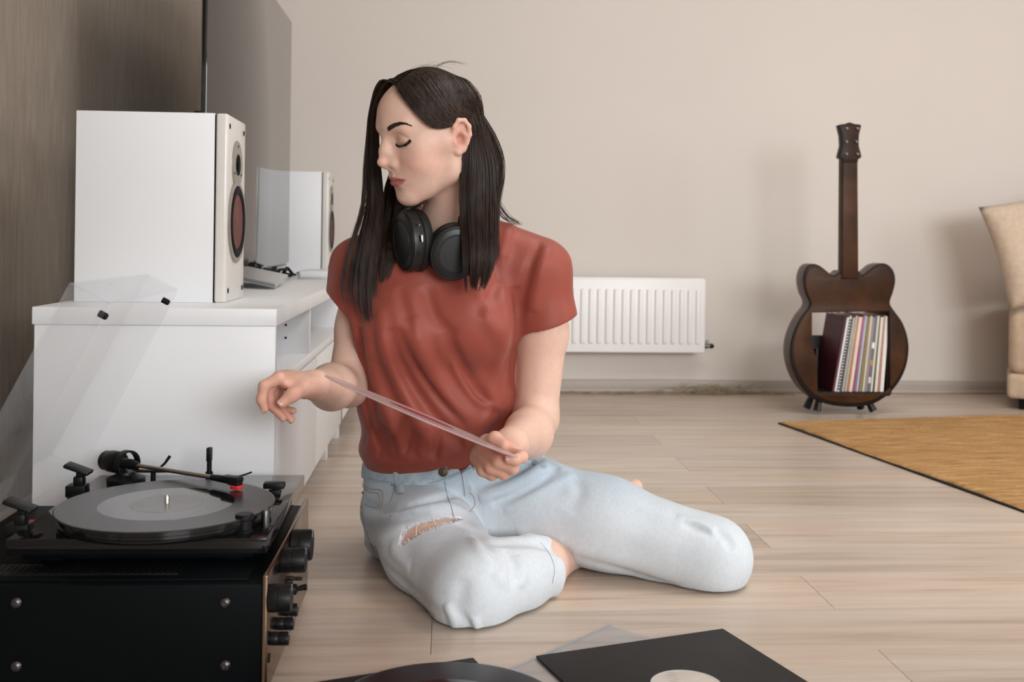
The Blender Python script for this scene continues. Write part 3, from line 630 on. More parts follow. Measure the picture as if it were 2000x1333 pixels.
box('stylus_guard', (0.000, -0.0058, -0.0115), (0.0165, 0.0066, -0.0055), 'red_plastic', hd, 0.0015, 2, Mh)
tube('finger_lift', [Vector(A1) + Vector(dA) * 0.004 - Vector(sd) * 0.006 + Vector((0, 0, 0.005)), Vector(A1) + Vector(dA) * 0.012 - Vector(sd) * 0.012 + Vector((0, 0, 0.008)), Vector(A1) + Vector(dA) * 0.022 - Vector(sd) * 0.016 + Vector((0, 0, 0.012))], 0.0013, 'black_plastic', hd, 8)
ar = fl(403, 940, TZ); yr = ar[1] + 0.02
ar_ = lathe('arm_rest', [(0.006, 0), (0.006, 0.010), (0.004, 0.012), (0.004, 0.030)], (ar[0], yr, TZ), (0, 0, 1), 'black_plastic', tt, n=16)
box('rest_clip', (ar[0] - 0.004, yr - 0.006, TZ + 0.028), (ar[0] + 0.004, yr + 0.006, TZ + 0.050), 'black_plastic', ar_, 0.0012)
cl = box('cue_platform', (pvx + 0.02, pvy - 0.012, TZ + 0.014), (pvx + 0.075, pvy - 0.002, TZ + 0.018), 'black_plastic', tt, 0.001)
tube('cue_lever', [(pvx + 0.045, pvy + 0.01, TZ + 0.012), (pvx + 0.058, pvy + 0.012, TZ + 0.024), (pvx + 0.066, pvy + 0.013, TZ + 0.036)], [0.002, 0.002, 0.0026], 'black_plastic', cl, 8)
tube('cue_post', [(pvx + 0.045, pvy - 0.007, TZ), (pvx + 0.045, pvy - 0.007, TZ + 0.015)], 0.004, 'black_plastic', cl, 10)
k1 = fl(470, 1050, TZ); lathe('speed_knob', [(0.0115, 0), (0.0115, 0.003), (0.0095, 0.004), (0.0095, 0.016), (0.0125, 0.018), (0.0125, 0.023), (0.011, 0.0245)], (k1[0], TY0 + 0.030, TZ), (0, 0, 1), 'black_plastic', tt, n=24)
lathe('start_post', [(0.0055, 0), (0.0055, 0.022), (0.0045, 0.024)], (k1[0] + 0.024, TY0 + 0.052, TZ), (0, 0, 1), 'dark_steel', tt, n=16)
k2 = fl(532, 968, TZ); bt = box('lid_rest_pad', (k2[0] - 0.006, k2[1] - 0.003, TZ), (k2[0] + 0.012, k2[1] + 0.012, TZ + 0.008), 'black_plastic', tt, 0.001)
box('size_lever', (k2[0] - 0.014, k2[1] - 0.004, TZ + 0.010), (k2[0] + 0.018, k2[1] + 0.014, TZ + 0.019), 'black_plastic', bt, 0.002)
tube('size_lever_stem', [(k2[0] + 0.003, k2[1] + 0.004, TZ + 0.006), (k2[0] + 0.003, k2[1] + 0.004, TZ + 0.014)], 0.004, 'black_plastic', bt, 10)
# open dust cover: a clear tray hinged along the left edge
ANG = math.radians(63); HX, HZ = -0.590, 0.198
ud = np.array([math.cos(ANG), 0, math.sin(ANG)]); nd = np.array([-math.sin(ANG), 0, math.cos(ANG)])
LY0, LY1, LL, LW, TH = 1.405, 1.765, 0.335, 0.058, 0.0030
org = np.array([HX, 0, HZ])
Ml = Matrix([[ud[0], 0, nd[0], HX], [0, 1, 0, 0], [ud[2], 0, nd[2], HZ], [0, 0, 0, 1]])
dc = box('dust_cover', (0.0, LY0, LW - TH), (LL, LY1, LW), 'acrylic', tt, 0.0012, 2, Ml)
for nm, lo_, hi_ in (('cover_wall', (0, LY0, 0), (LL, LY0 + TH, LW - TH)), ('cover_wall', (0, LY1 - TH, 0), (LL, LY1, LW - TH)), ('cover_wall', (0, LY0 + TH, 0), (TH, LY1 - TH, LW - TH)), ('cover_wall', (LL - TH, LY0 + TH, 0), (LL, LY1 - TH, LW - TH))):
    box(nm, lo_, hi_, 'acrylic', dc, 0.0006, 1, Ml)
for yy in (LY0 + 0.018, LY1 - 0.03):
    c = Ml @ Vector((LL - 0.018, yy, -0.001)); lathe('rubber_bumper', [(0.0048, -0.006), (0.0048, 0.004), (0.0035, 0.006)], tuple(Ml @ Vector((LL - 0.022, yy, 0.004))), tuple(-nd), 'rubber', dc, n=16)
for px, py in ((36, 1030), (150, 945)):
    hp = onx(px, py, TX0 - 0.006); y = hp[1]
    h = box('hinge', (TX0 - 0.020, y - 0.012, TZ - 0.012), (TX0 + 0.010, y + 0.012, TZ + 0.006), 'black_plastic', tt, 0.002)
    box('hinge_barrel', (TX0 - 0.010, y - 0.009, TZ + 0.004), (TX0 + 0.006, y + 0.009, TZ + 0.020), 'black_plastic', h, 0.004)
    Mp = Matrix.Translation((TX0 - 0.004, y, TZ + 0.030)) @ Matrix.Rotation(math.radians(20), 4, 'Y')
    box('hinge_pad', (-0.020, -0.014, -0.0025), (0.020, 0.014, 0.0035), 'black_plastic', h, 0.002, 2, Mp)
    box('hinge_neck', (TX0 - 0.006, y - 0.006, TZ + 0.014), (TX0 + 0.004, y + 0.006, TZ + 0.030), 'black_plastic', h, 0.002)
tag(tube('signal_cable', spline([(-0.632, 1.590, AZ + 0.0068), (-0.615, 1.602, AZ + 0.0068), (-0.596, 1.606, AZ + 0.0068)], 10), 0.0030, 'red_plastic', None, 8), 'short red signal plug lying behind the turntable on the amplifier', 'cable')

# ------------------------------------------------------------------ sleeves and record on the floor
def floor_sleeve(p, q, side, z, th, label, m, name='record_sleeve'):
    """square sleeve with edge p->q, extending to `side`"""
    a = np.array([p[0], p[1], z]); b = np.array([q[0], q[1], z]); e = (b - a) / np.linalg.norm(b - a); n = np.array([-e[1], e[0], 0]) * side
    t = thing(name, tuple(a), label, 'record sleeve'); S = 0.305
    cs = [a, a + e * S, a + e * S + n * S, a + n * S]
    if side < 0: cs = cs[::-1]
    return t, cs
t, cs = floor_sleeve(fl(1190, 1222), fl(975, 1318), 1, 0.0002, 0.0006, 'clear plastic inner sleeve on the floor partly under the black sleeve', 'poly_sleeve', 'plastic_sleeve')
cc = np.mean(cs, 0)
V = []; Fc = []; n = 24
for i in range(n + 1):
    for j in range(n + 1):
        u, v = i / n, j / n; p = cs[0] * (1 - u) * (1 - v) + cs[1] * u * (1 - v) + cs[2] * u * v + cs[3] * (1 - u) * v
        V.append(p + np.array([0, 0, 0.0006 + 0.0007 * (1 + math.sin(9 * u + 4 * v)) * 0.5 + 0.0004 * (1 + math.sin(23 * v - 9 * u)) * 0.5]))
for i in range(n):
    for j in range(n): a = i * (n + 1) + j; Fc.append([a, a + 1, a + n + 2, a + n + 1])
mk('film', V, Fc, 'poly_sleeve', t, 180)
sheet('glue_seam', [cs[0] + np.array([0, 0, 0.0003]), cs[1] + np.array([0, 0, 0.0003]), cs[1] + (cs[2] - cs[1]) * 0.015 + np.array([0, 0, 0.0003]), cs[0] + (cs[3] - cs[0]) * 0.015 + np.array([0, 0, 0.0003])], 0.0012, 'poly_sleeve', t, 0)
t, cs = floor_sleeve(fl(1047, 1285, 0.003), fl(1388, 1235, 0.003), -1, 0.0024, 0.003, 'black card record sleeve with a pale round centre label on the floor', 'sleeve_black')
sheet('card_jacket', cs, 0.0032, 'sleeve_black', t, 0.0006)
lc = fl(1341, 1338, 0.006); cc = np.array([lc[0], lc[1], 0])
lathe('label_rim', [(0.047, 0), (0.047, 0.0005), (0.044, 0.0006), (0.044, 0)], (cc[0], cc[1], 0.0056), (0, 0, 1), 'label_rim', t, n=64)
lb = lathe('centre_label', [(0.0455, 0), (0.0455, 0.0004), (0.0035, 0.0004), (0.0035, 0)], (cc[0], cc[1], 0.0055), (0, 0, 1), 'label_paper', t, n=64)
# faint parallel print strokes on the label
mat('label_print', (0.36, 0.32, 0.31), 0.7)
for i in range(4):
    a = np.array(fl(1300 + 2 * i, 1313 + 5.5 * i, 0.006)); b = np.array(fl(1322 + 2 * i, 1318 + 5.5 * i, 0.006))
    sheet('print_stroke', [p + np.array([0, 0, d]) for p, d in ((a, 0), (b, 0), (b + np.array([0, 0.0014, 0]), 0), (a + np.array([0, 0.0014, 0]), 0))], 0.0001, 'label_print', lb, 0)
t, cs = floor_sleeve(fl(924, 1287, 0.002), fl(640, 1331, 0.002), 1, 0.0008, 0.002, 'black record sleeve on the floor under the loose vinyl record', 'sleeve_black')
sheet('card_jacket', cs, 0.0026, 'sleeve_black', t, 0.0006)
vc = fl(872, 1430, 0.004); top = fl(865, 1293, 0.006)
vinyl('vinyl_record', (vc[0], top[1] - 0.150, 0.0036), 0.1505, 0.0019, 'loose black vinyl record lying on a black sleeve on the floor', 'record')
# ------------------------------------------------------------------ smooth-blended solids (signed distance) meshed with surface nets
def smin(a, b, k):
    if k <= 0: return np.minimum(a, b)
    h = np.maximum(k - np.abs(a - b), 0) / k; return np.minimum(a, b) - h * h * (k * 0.25)
class Solid:
    def __init__(s): s.ops = []
    def add(s, fn, c, r, k=0.01, op='+'):
        s.ops.append((fn, np.asarray(c, float), float(r), k, op)); return s
    def cone(s, a, b, ra, rb, k=0.01, op='+'):
        a, b = np.asarray(a, float), np.asarray(b, float); ba = b - a; q = max(ba @ ba, 1e-12)
        def fn(P):
            d = P - a; t = np.clip(d @ ba / q, 0, 1); d = d - t[:, None] * ba
            return np.sqrt((d * d).sum(1)) - (ra + (rb - ra) * t)
        return s.add(fn, (a + b) / 2, math.sqrt(q) / 2 + max(ra, rb), k, op)
    def chain(s, pts, rad, k=0.008, op='+'):
        for i in range(len(pts) - 1): s.cone(pts[i], pts[i + 1], rad[i], rad[i + 1], k, op)
        return s
    def ell(s, c, r, R=None, k=0.01, op='+'):
        c = np.asarray(c, float); r = np.asarray(r, float)
        def fn(P):
            d = P - c
            if R is not None: d = d @ R
            k0 = np.sqrt(((d / r) ** 2).sum(1)); k1 = np.sqrt(((d / (r * r)) ** 2).sum(1)) + 1e-9
            return k0 * (k0 - 1) / k1
        return s.add(fn, c, r.max(), k, op)
    def econe(s, a, b, ra, rb, xdir, rz=None, k=0.02, op='+'):
        """elliptic rounded cone; ra, rb = (half width along xdir, half depth)"""
        a, b = np.asarray(a, float), np.asarray(b, float); ba = b - a; q = ba @ ba; ad = ba / math.sqrt(q)
        x = np.asarray(xdir, float); x = x - ad * (x @ ad); x /= np.linalg.norm(x); y = np.cross(ad, x)
        rz = rz or min(ra + rb)
        def fn(P):
            d = P - a; t = np.clip(d @ ba / q, 0, 1); d = d - t[:, None] * ba
            rx = ra[0] + (rb[0] - ra[0]) * t; ry = ra[1] + (rb[1] - ra[1]) * t
            u, v, w = d @ x, d @ y, d @ ad
            k0 = np.sqrt((u / rx) ** 2 + (v / ry) ** 2 + (w / rz) ** 2); k1 = np.sqrt((u / rx ** 2) ** 2 + (v / ry ** 2) ** 2 + (w / rz ** 2) ** 2) + 1e-9
            return k0 * (k0 - 1) / k1
        return s.add(fn, (a + b) / 2, math.sqrt(q) / 2 + max(ra + rb), k, op)
    def plane(s, p, n, k=0.0):
        """keep the side opposite to n"""
        p = np.asarray(p, float); n = np.asarray(n, float); n = n / np.linalg.norm(n)
        return s.add(lambda P: (p - P) @ n, p, 1e3, k, '-')
    def cut_near(s, p, n, c, r, k=0.003):
        """plane cut limited to a ball around c"""
        p = np.asarray(p, float); n = np.asarray(n, float); n = n / np.linalg.norm(n); c = np.asarray(c, float)
        def fn(P):
            d = P - c; return np.maximum((p - P) @ n, np.sqrt((d * d).sum(1)) - r)
        return s.add(fn, c, r, k, '-')
    def fold(s, pts, amp, w, taper=True):
        A = np.asarray(pts, float); sg = A[1:] - A[:-1]; ln = np.sqrt((sg * sg).sum(1)); cum = np.concatenate([[0], np.cumsum(ln)]); tot = cum[-1]
        def fn(P):
            best = np.full(len(P), 1e9); par = np.zeros(len(P))
            for i in range(len(sg)):
                d = P - A[i]; t = np.clip(d @ sg[i] / max(ln[i] ** 2, 1e-12), 0, 1); d = d - t[:, None] * sg[i]; q = (d * d).sum(1)
                m = q < best; best[m] = q[m]; par[m] = (cum[i] + t[m] * ln[i]) / tot
            g = np.exp(-best / (w * w))
            if taper: g = g * np.sqrt(np.clip(np.sin(np.pi * par), 0, 1))
            return amp * g
        c = (A.min(0) + A.max(0)) / 2; return s.add(fn, c, np.sqrt(((A - c) ** 2).sum(1)).max() + 2.2 * w, 0, 'f')
    def disp(s, fn, c, r): return s.add(fn, c, r, 0, 'f')
    def ev(s, P):
        d = np.full(len(P), 1e3)
        for fn, c, r, k, op in s.ops: d = s._app(d, fn(P), k, op)
        return d
    @staticmethod
    def _app(d, v, k, op):
        if op == '+': return smin(d, v, k)
        if op == '-': return -smin(-d, v, k)
        return d - v
    def mesh(s, vox, lo, hi, B=8):
        lo = np.asarray(lo, float); n = np.ceil((np.asarray(hi, float) - lo) / (vox * B)).astype(int)
        half = vox * B / 2; hd = half * 1.7321; q = 4
        g = np.stack(np.meshgrid(*[np.arange(-(-x // q)) for x in n], indexing='ij'), -1).reshape(-1, 3)
        d = s.ev(lo + (g + 0.5) * vox * B * q); g = g[np.abs(d) < hd * q * 1.35 + 0.01]
        sub = np.stack(np.meshgrid(*[np.arange(q)] * 3, indexing='ij'), -1).reshape(-1, 3)
        g = (g[:, None] * q + sub[None]).reshape(-1, 3); cen = lo + (g + 0.5) * vox * B
        d = s.ev(cen); g = g[np.abs(d) < hd * 1.05]; n = -(-n // q) * q
        m = B + 1; loc = np.stack(np.meshgrid(*[np.arange(m)] * 3, indexing='ij'), -1).reshape(-1, 3)
        def blocks(g):
            cen = lo + (g + 0.5) * vox * B; P = (lo + (g[:, None, :] * B + loc[None]) * vox).astype(np.float32); D = np.full((len(g), m ** 3), 1e3, np.float32)
            for fn, c, r, k, op in s.ops:
                ix = np.nonzero(np.sqrt(((cen - c) ** 2).sum(1)) < r + max(2.0 * k, 0.045 if op != "f" else 0) + hd + 0.008)[0]
                if len(ix): D[ix] = s._app(D[ix], fn(P[ix].reshape(-1, 3)).reshape(len(ix), -1), k, op)
            D[np.abs(D) < 1e-7] = 1e-7; return D.reshape(-1, m, m, m)
        D = blocks(g); bk = lambda q_: (q_[:, 0] * 4096 + q_[:, 1]) * 4096 + q_[:, 2]; have = set(bk(g).tolist()); newg, newD = g, D
        for _ in range(12):   # follow the surface into blocks that were left out
            add = []
            for axn in range(3):
                for side in (0, B):
                    f = np.take(newD, side, axis=axn + 1) < 0; f = f.reshape(len(newg), -1); mixed = f.any(1) & ~f.all(1)
                    e = newg[mixed].copy(); e[:, axn] += 1 if side else -1; add.append(e)
            add = np.unique(np.concatenate(add), axis=0); add = add[(add >= 0).all(1) & (add < n).all(1)]
            add = np.array([x for x, kk in zip(add, bk(add).tolist()) if kk not in have]).reshape(-1, 3).astype(int)
            if len(add) == 0: break
            have.update(bk(add).tolist()); newg, newD = add, blocks(add); g = np.concatenate([g, newg]); D = np.concatenate([D, newD])
        S = D < 0
        # cells
        cor = [(0, 0, 0), (1, 0, 0), (0, 1, 0), (1, 1, 0), (0, 0, 1), (1, 0, 1), (0, 1, 1), (1, 1, 1)]
        cs = sum(S[:, a:a + B, b:b + B, c:c + B].astype(np.int8) for a, b, c in cor)
        bi, ci, cj, ck = np.nonzero((cs > 0) & (cs < 8))
        acc = np.zeros((len(bi), 3)); cnt = np.zeros(len(bi))
        for e0 in cor:
            for axn in range(3):
                if e0[axn]: continue
                e1 = list(e0); e1[axn] = 1
                a = D[bi, ci + e0[0], cj + e0[1], ck + e0[2]]; b = D[bi, ci + e1[0], cj + e1[1], ck + e1[2]]
                x = (a < 0) != (b < 0); t = np.where(x, a / np.where(x, a - b, 1), 0)
                p = np.array(e0, float)[None] + np.eye(3)[axn][None] * t[:, None]; acc[x] += p[x]; cnt[x] += 1
        G = g[bi] * B + np.stack([ci, cj, ck], -1); V = lo + (G + acc / cnt[:, None]) * vox
        N = (n * B + 2).astype(np.int64); key = lambda q: (q[:, 0] * N[1] + q[:, 1]) * N[2] + q[:, 2]
        K = key(G); o = np.argsort(K); K = K[o]; V = V[o]
        F = []
        for axn in range(3):
            sl0 = [slice(None)] + [slice(0, B)] * 3; sl1 = list(sl0); sl1[axn + 1] = slice(1, B + 1)
            x = S[tuple(sl0)] != S[tuple(sl1)]; b_, i_, j_, k_ = np.nonzero(x); E = g[b_] * B + np.stack([i_, j_, k_], -1)
            flip = S[b_, i_, j_, k_]; u, w = [(1, 2), (2, 0), (0, 1)][axn]; du = np.eye(3, dtype=int)[u]; dw = np.eye(3, dtype=int)[w]
            q = [key(E - du - dw), key(E - dw), key(E), key(E - du)]
            idx = [np.searchsorted(K, z) for z in q]; ok = np.ones(len(E), bool)
            for z, ii in zip(q, idx): ok &= (ii < len(K)) & (K[np.minimum(ii, len(K) - 1)] == z)
            f = np.stack(idx, -1)[ok]; fp = flip[ok]; f[~fp] = f[~fp][:, ::-1]; F.append(f)
        F = np.concatenate(F)
        # one light smoothing pass
        for _ in range(2):
            acc = np.zeros_like(V); cnt = np.zeros(len(V))
            for a, b in ((0, 1), (1, 2), (2, 3), (3, 0)):
                for ch in range(3): acc[:, ch] += np.bincount(F[:, a], V[F[:, b], ch], len(V)) + np.bincount(F[:, b], V[F[:, a], ch], len(V))
                cnt += np.bincount(F[:, a], minlength=len(V)) + np.bincount(F[:, b], minlength=len(V))
            V = V * 0.5 + 0.5 * acc / np.maximum(cnt, 1)[:, None]
        return V, F
    def trace_many(s, pix, D0=1.25, D1=2.4):
        R = np.array([ray(*p) for p in pix]); R = R / np.linalg.norm(R, axis=1)[:, None]; t = np.full(len(R), D0); bd = np.full(len(R), 1e9); bt = t.copy(); live = np.ones(len(R), bool)
        for _ in range(120):
            ix = np.nonzero(live)[0]
            if len(ix) == 0: break
            d = s.ev(CAMP + R[ix] * t[ix][:, None]); m = d < bd[ix]; bd[ix[m]] = d[m]; bt[ix[m]] = t[ix[m]]
            t[ix] += np.maximum(d * 0.75, 0.0006); live[ix] = (d > 0.0006) & (t[ix] < D1)
        return CAMP + R * bt[:, None]
    def trace(s, px, py): return s.trace_many([(px, py)])[0]
    def pxfolds(s, specs, n=12):
        """specs: (pixel polyline, height, width); all lines are laid on the surface first, then raised"""
        pts = s.trace_many(np.concatenate([spline(f[0], n) for f in specs]))
        for i, f in enumerate(specs): s.fold(pts[i * n:(i + 1) * n], f[1], f[2], f[3] if len(f) > 3 else True)
def fast_mesh(name, V, F, m, parent=None, colors=None, origin=None, smooth=True):
    me = bpy.data.meshes.new(name); off = np.array(world_loc(parent)) if parent else np.zeros(3)
    org = np.array(origin) if origin is not None else (off if parent else np.zeros(3))
    V = (V - org).astype(np.float32); nf = len(F); w = F.shape[1]
    me.vertices.add(len(V)); me.vertices.foreach_set('co', V.ravel()); me.loops.add(nf * w); me.loops.foreach_set('vertex_index', F.astype(np.int32).ravel())
    me.polygons.add(nf); me.polygons.foreach_set('loop_start', np.arange(0, nf * w, w, dtype=np.int32)); me.update(calc_edges=True); me.validate()
    if smooth: me.shade_smooth()
    if colors is not None:
        at = me.color_attributes.new('col', 'FLOAT_COLOR', 'POINT'); at.data.foreach_set('color', np.c_[colors, np.ones(len(colors))].astype(np.float32).ravel())
    o = bpy.data.objects.new(name, me); COL.objects.link(o); me.materials.append(MATS[m]); o.location = Vector(org - off)
    if parent: o.parent = parent
    return o
# ------------------------------------------------------------------ the seated woman: body (one continuous surface)
import time as _t
_t0 = _t.time()
def head_matrix(y, p, r):
    Bm = np.stack([RGT, -FWD, UPV], 1)
    cy, sy = math.cos(y), math.sin(y); Rz = np.array([[cy, -sy, 0], [sy, cy, 0], [0, 0, 1]])
    cp, sp = math.cos(p), math.sin(p); Rx = np.array([[1, 0, 0], [0, cp, -sp], [0, sp, cp]])
    c, s = math.cos(r), math.sin(r); Ry = np.array([[c, 0, s], [0, 1, 0], [-s, 0, c]])
    return Bm @ Rz @ Rx @ Ry
HR = head_matrix(math.radians(60.96), math.radians(-15.7), math.radians(5.7)); HP = W(859.1, 270.5, 1.793)
def H(x, y, z): return HR @ np.array([x, y, z]) + HP
def HL(P): return (P - HP) @ HR

body = Solid()
# --- head
def both(fn):
    for sg in (1, -1): fn(sg)
body.ell(H(0, .007, .040), (.0690, .061, .070), HR, 0.0)
body.ell(H(0, .034, .050), (.061, .068, .058), HR, .03)
body.ell(H(0, .038, -.006), (.058, .054, .062), HR, .03)
body.ell(H(0, .046, -.048), (.044, .043, .044), HR, .03)
def _f(sg):
    body.chain([H(sg * .057, .004, -.004), H(sg * .049, .012, -.050), H(sg * .012, .074, -.081)], [.016, .0155, .0130], .022)
    body.ell(H(sg * .036, .060, -.020), (.024, .024, .026), HR, .022)
    body.cone(H(sg * .046, .058, .002), H(sg * .060, .020, .002), .014, .012, .02)
both(_f)
body.ell(H(0, .0800, -.0800), (.0155, .0140, .0145), HR, .018)
def _f(sg):
    body.cone(H(sg * .012, .0925, .038), H(sg * .040, .077, .039), .009, .009, .018)
    body.ell(H(sg * .032, .102, .017), (.018, .014, .0125), HR, .014, '-')
    body.ell(H(sg * .032, .0745, .0155), (.0165, .0135, .0135), HR, .006)
both(_f)
body.chain([H(0, .0935, .030), H(0, .1030, .006), H(0, .1135, -.014)], [.0066, .0055, .0054], .011)
body.ell(H(0, .1145, -.0160), (.0068, .0066, .0062), HR, .006)
def _f(sg):
    body.ell(H(sg * .0132, .0960, -.0215), (.0056, .0085, .0066), HR, .006)
    body.cone(H(sg * .003, .1085, -.0175), H(sg * .0120, .097, -.0205), .0058, .0056, .006)
    body.cone(H(sg * .004, .104, .000), H(sg * .012, .090, -.012), .005, .005, .012)
both(_f)
body.cone(H(0, .1110, -.0215), H(0, .100, -.0300), .0042, .0050, .006)
def _f(sg): body.ell(H(sg * .0068, .1045, -.0310), (.0034, .0060, .0038), HR, .002, '-')
both(_f)
body.ell(H(0, .0685, -.046), (.034, .0305, .026), HR, .018)
# lips
for sg in (1, -1):
    body.chain([H(0, 0.0990, -.0465), H(sg * .006, 0.0988, -.0452), H(sg * .015, 0.0945, -.0475), H(sg * .0270, 0.0868, -.0500)], [.0040, .0043, .0034, .0016], .004)
    body.chain([H(0, 0.0975, -.0560), H(sg * .010, 0.0958, -.0555), H(sg * .0260, 0.0868, -.0507)], [.0056, .0050, .0016], .004)
    body.chain([H(0, 0.1045, -.0505), H(sg * .012, 0.1000, -.0502), H(sg * .0285, 0.0895, -.0500)], [.0013, .0012, .0010], .0025, '-')
body.ell(H(0, 0.1050, -.0685), (.018, .0085, .0055), HR, .010, '-')
body.ell(H(0, 0.1075, -.0385), (.0030, .0050, .0060), HR, .006, '-')
# upper lid crease
for sg in (1, -1):
    body.chain([H(sg * .018, .0902, .0195), H(sg * .028, .0908, .0250), H(sg * .039, .0875, .0245), H(sg * .047, .0795, .0185)], [.0011] * 4, .004, '-')
    body.chain([H(sg * .017, .0885, .0105), H(sg * .026, .0888, .0075), H(sg * .037, .0855, .0085), H(sg * .047, .0775, .0135)], [.0009] * 4, .003, '-')
# ears
for sg in (1, -1):
    ea = lambda u, v, o=0.0: H(sg * (.0705 + .035 * (-u) + o), .009 + u * .92, v * .92 + .001)
    body.ell(ea(-.012, .004, .002), (.0060, .0150, .0290), HR, .006)
    rim = [ea(.002, .010, .004), ea(-.001, .024, .008), ea(-.010, .0335, .010), ea(-.021, .031, .011), ea(-.0275, .019, .0115), ea(-.027, .004, .010), ea(-.020, -.010, .007), ea(-.011, -.020, .004), ea(-.003, -.0235, .002), ea(.003, -.018, .000)]
    body.chain(rim, [.0032, .0036, .0038, .0040, .0038, .0036, .0036, .0042, .0055, .0040], .003)
    body.ell(ea(-.0085, -.001, .0105), (.0100, .0078, .0098), HR, .0020, '-')
    body.ell(ea(-.014, .019, .0115), (.0065, .0062, .0072), HR, .0020, '-')
    body.chain([ea(-.019, -.010, .006), ea(-.0205, .003, .008), ea(-.016, .013, .0075), ea(-.007, .0165, .006)], [.0026, .0028, .0026, .0022], .003)
    body.ell(ea(.0025, -.003, .0045), (.0050, .0042, .0060), HR, .003)
# --- neck and torso
body.econe(H(0, -.022, -.035), W(884, 452, 1.865), (.047, .050), (.053, .054), RGT, .05, k=.025)
body.cone(W(884, 440, 1.87), W(905, 478, 1.88), .05, .055, .03)
def TW(px, py, D): return W(px, py, D)
body.econe(W(862, 560, 1.89), W(872, 900, 1.94), (.128, .085), (.125, .085), RGT, .08, k=.05)
SHL, SHR = W(1048, 528, 1.885), W(714, 524, 1.885)
body.cone(SHL, W(895, 500, 1.885), .038, .052, .03); body.cone(SHR, W(870, 500, 1.885), .038, .052, .03)
# pelvis and legs (inside the jeans, except shin, foot and the rip)
body.econe(W(880, 920, 1.95), W(885, 1015, 1.965), (.135, .090), (.150, .095), RGT, .08, k=.05)
KR, KL = W(922, 1151, 1.632), W(1389, 1089, 1.805)
HIPR, HIPL = W(778, 992, 1.935), W(985, 992, 1.935)
body.chain([W(795, 994, 1.915), W(845, 1066, 1.785), KR], [.0755, .0755, .058], .03); body.cone(HIPL, KL, .074, .054, .03)
ANKR = W(1128, 1062, 1.93)
body.cone(KR, W(1050, 1108, 1.78), .052, .046, .03); body.cone(W(1050, 1108, 1.78), ANKR, .046, .030, .02)
toeR = W(1240, 952, 2.135)
body.chain([ANKR, W(1165, 1030, 2.00), W(1215, 975, 2.09), toeR], [.032, .034, .028, .016], .02)
for i, (dx, dy, r) in enumerate(((0, -1, .0125), (9, 2, .0095), (15, 6, .0090), (20, 10, .0085), (24, 15, .0080))):
    body.cone(W(1212 + dx, 969 + dy, 2.09), W(1236 + dx * 0.5, 955 + dy * 0.7, 2.14), r, r, .004)
body.cone(KL, W(1262, 1024, 1.99), .050, .036, .03); body.cone(W(1262, 1024, 1.99), W(1120, 1008, 2.10), .036, .030, .02)
body.cone(W(1120, 1008, 2.10), W(1040, 992, 2.18), .032, .022, .02)
# --- arms
ELL = W(1046, 818, 1.895); WRL = W(1000, 866, 1.665)
body.chain([SHL, W(1060, 650, 1.90), ELL], [.044, .0440, .0385], .02)
body.chain([ELL, W(1032, 848, 1.80), WRL], [.0385, .0390, .0265], .02)
ELR = W(680, 752, 1.870); WRR = W(616, 753, 1.652)
body.chain([SHR, W(700, 640, 1.885), ELR], [.041, .038, .0365], .02)
body.chain([ELR, W(648, 756, 1.775), WRR], [.0365, .0365, .0235], .02)
# --- right hand, hanging relaxed (image left)
hk = .0045
palm = [W(550, 744, 1.612)]
body.econe(WRR, W(572, 746, 1.625), (.0225, .0200), (.0345, .0145), FWD, .014, k=.012)
body.econe(W(572, 746, 1.625), W(549, 742, 1.617), (.0345, .0145), (.0345, .0120), FWD, .012, k=.010)
fing = {
 'index': ([W(545, 739, 1.588), W(516, 754, 1.582), W(510.5, 781, 1.580), W(517, 800, 1.581)], [.0100, .0083, .0074, .0062]),
 'middle': ([W(543, 738, 1.608), W(525, 762, 1.602), W(530, 792, 1.598), W(553, 816, 1.598)], [.0100, .0084, .0076, .0064]),
 'ring': ([W(546, 740, 1.630), W(533, 768, 1.624), W(548, 801, 1.620), W(569, 820, 1.618)], [.0096, .0080, .0072, .0062]),
 'pinky': ([W(553, 745, 1.648), W(541, 776, 1.642), W(554, 800, 1.636), W(573, 803, 1.632)], [.0088, .0070, .0064, .0056])}
for nm, (p, r) in fing.items(): body.chain(p, r, hk)
body.chain([W(612, 756, 1.632), W(592, 760, 1.600), W(570, 773, 1.583), W(551, 788, 1.575)], [.0170, .0120, .0098, .0080], .007)
body.ell(W(592, 757, 1.618), (.020, .016, .016), None, .012)
# --- left hand, pinching the record (image right)
body.econe(WRL, W(972, 880, 1.615), (.0255, .0200), (.034, .018), RGT, .016, k=.012)
body.ell(W(965, 890, 1.600), (.036, .026, .026), None, .014)
lf = {
 'index': ([W(985, 884, 1.600), W(1019, 893, 1.565), W(1006, 899, 1.548), W(992, 898, 1.545)], [.0105, .0092, .0080, .0070]),
 'middle': ([W(944, 880, 1.585), W(972, 902, 1.556), W(1001, 915, 1.556), W(1002, 902, 1.585)], [.0115, .0100, .0092, .0080]),
 'ring': ([W(936, 888, 1.590), W(958, 913, 1.562), W(984, 926, 1.562), W(988, 912, 1.590)], [.0110, .0096, .0088, .0076]),
 'pinky': ([W(930, 894, 1.598), W(943, 920, 1.572), W(961, 929, 1.570), W(968, 915, 1.596)], [.0098, .0086, .0080, .0070])}
for nm, (p, r) in lf.items(): body.chain(p, r, hk)
body.chain([W(975, 872, 1.625), W(951, 865, 1.600), W(967, 857, 1.575), W(985, 870, 1.560)], [.0150, .0118, .0100, .0086], .006)
body.plane((0, 0, 0.0025), (0, 0, -1))
V, F = body.mesh(0.0020, (-0.36, 1.45, -0.01), (0.52, 2.30, 0.93))
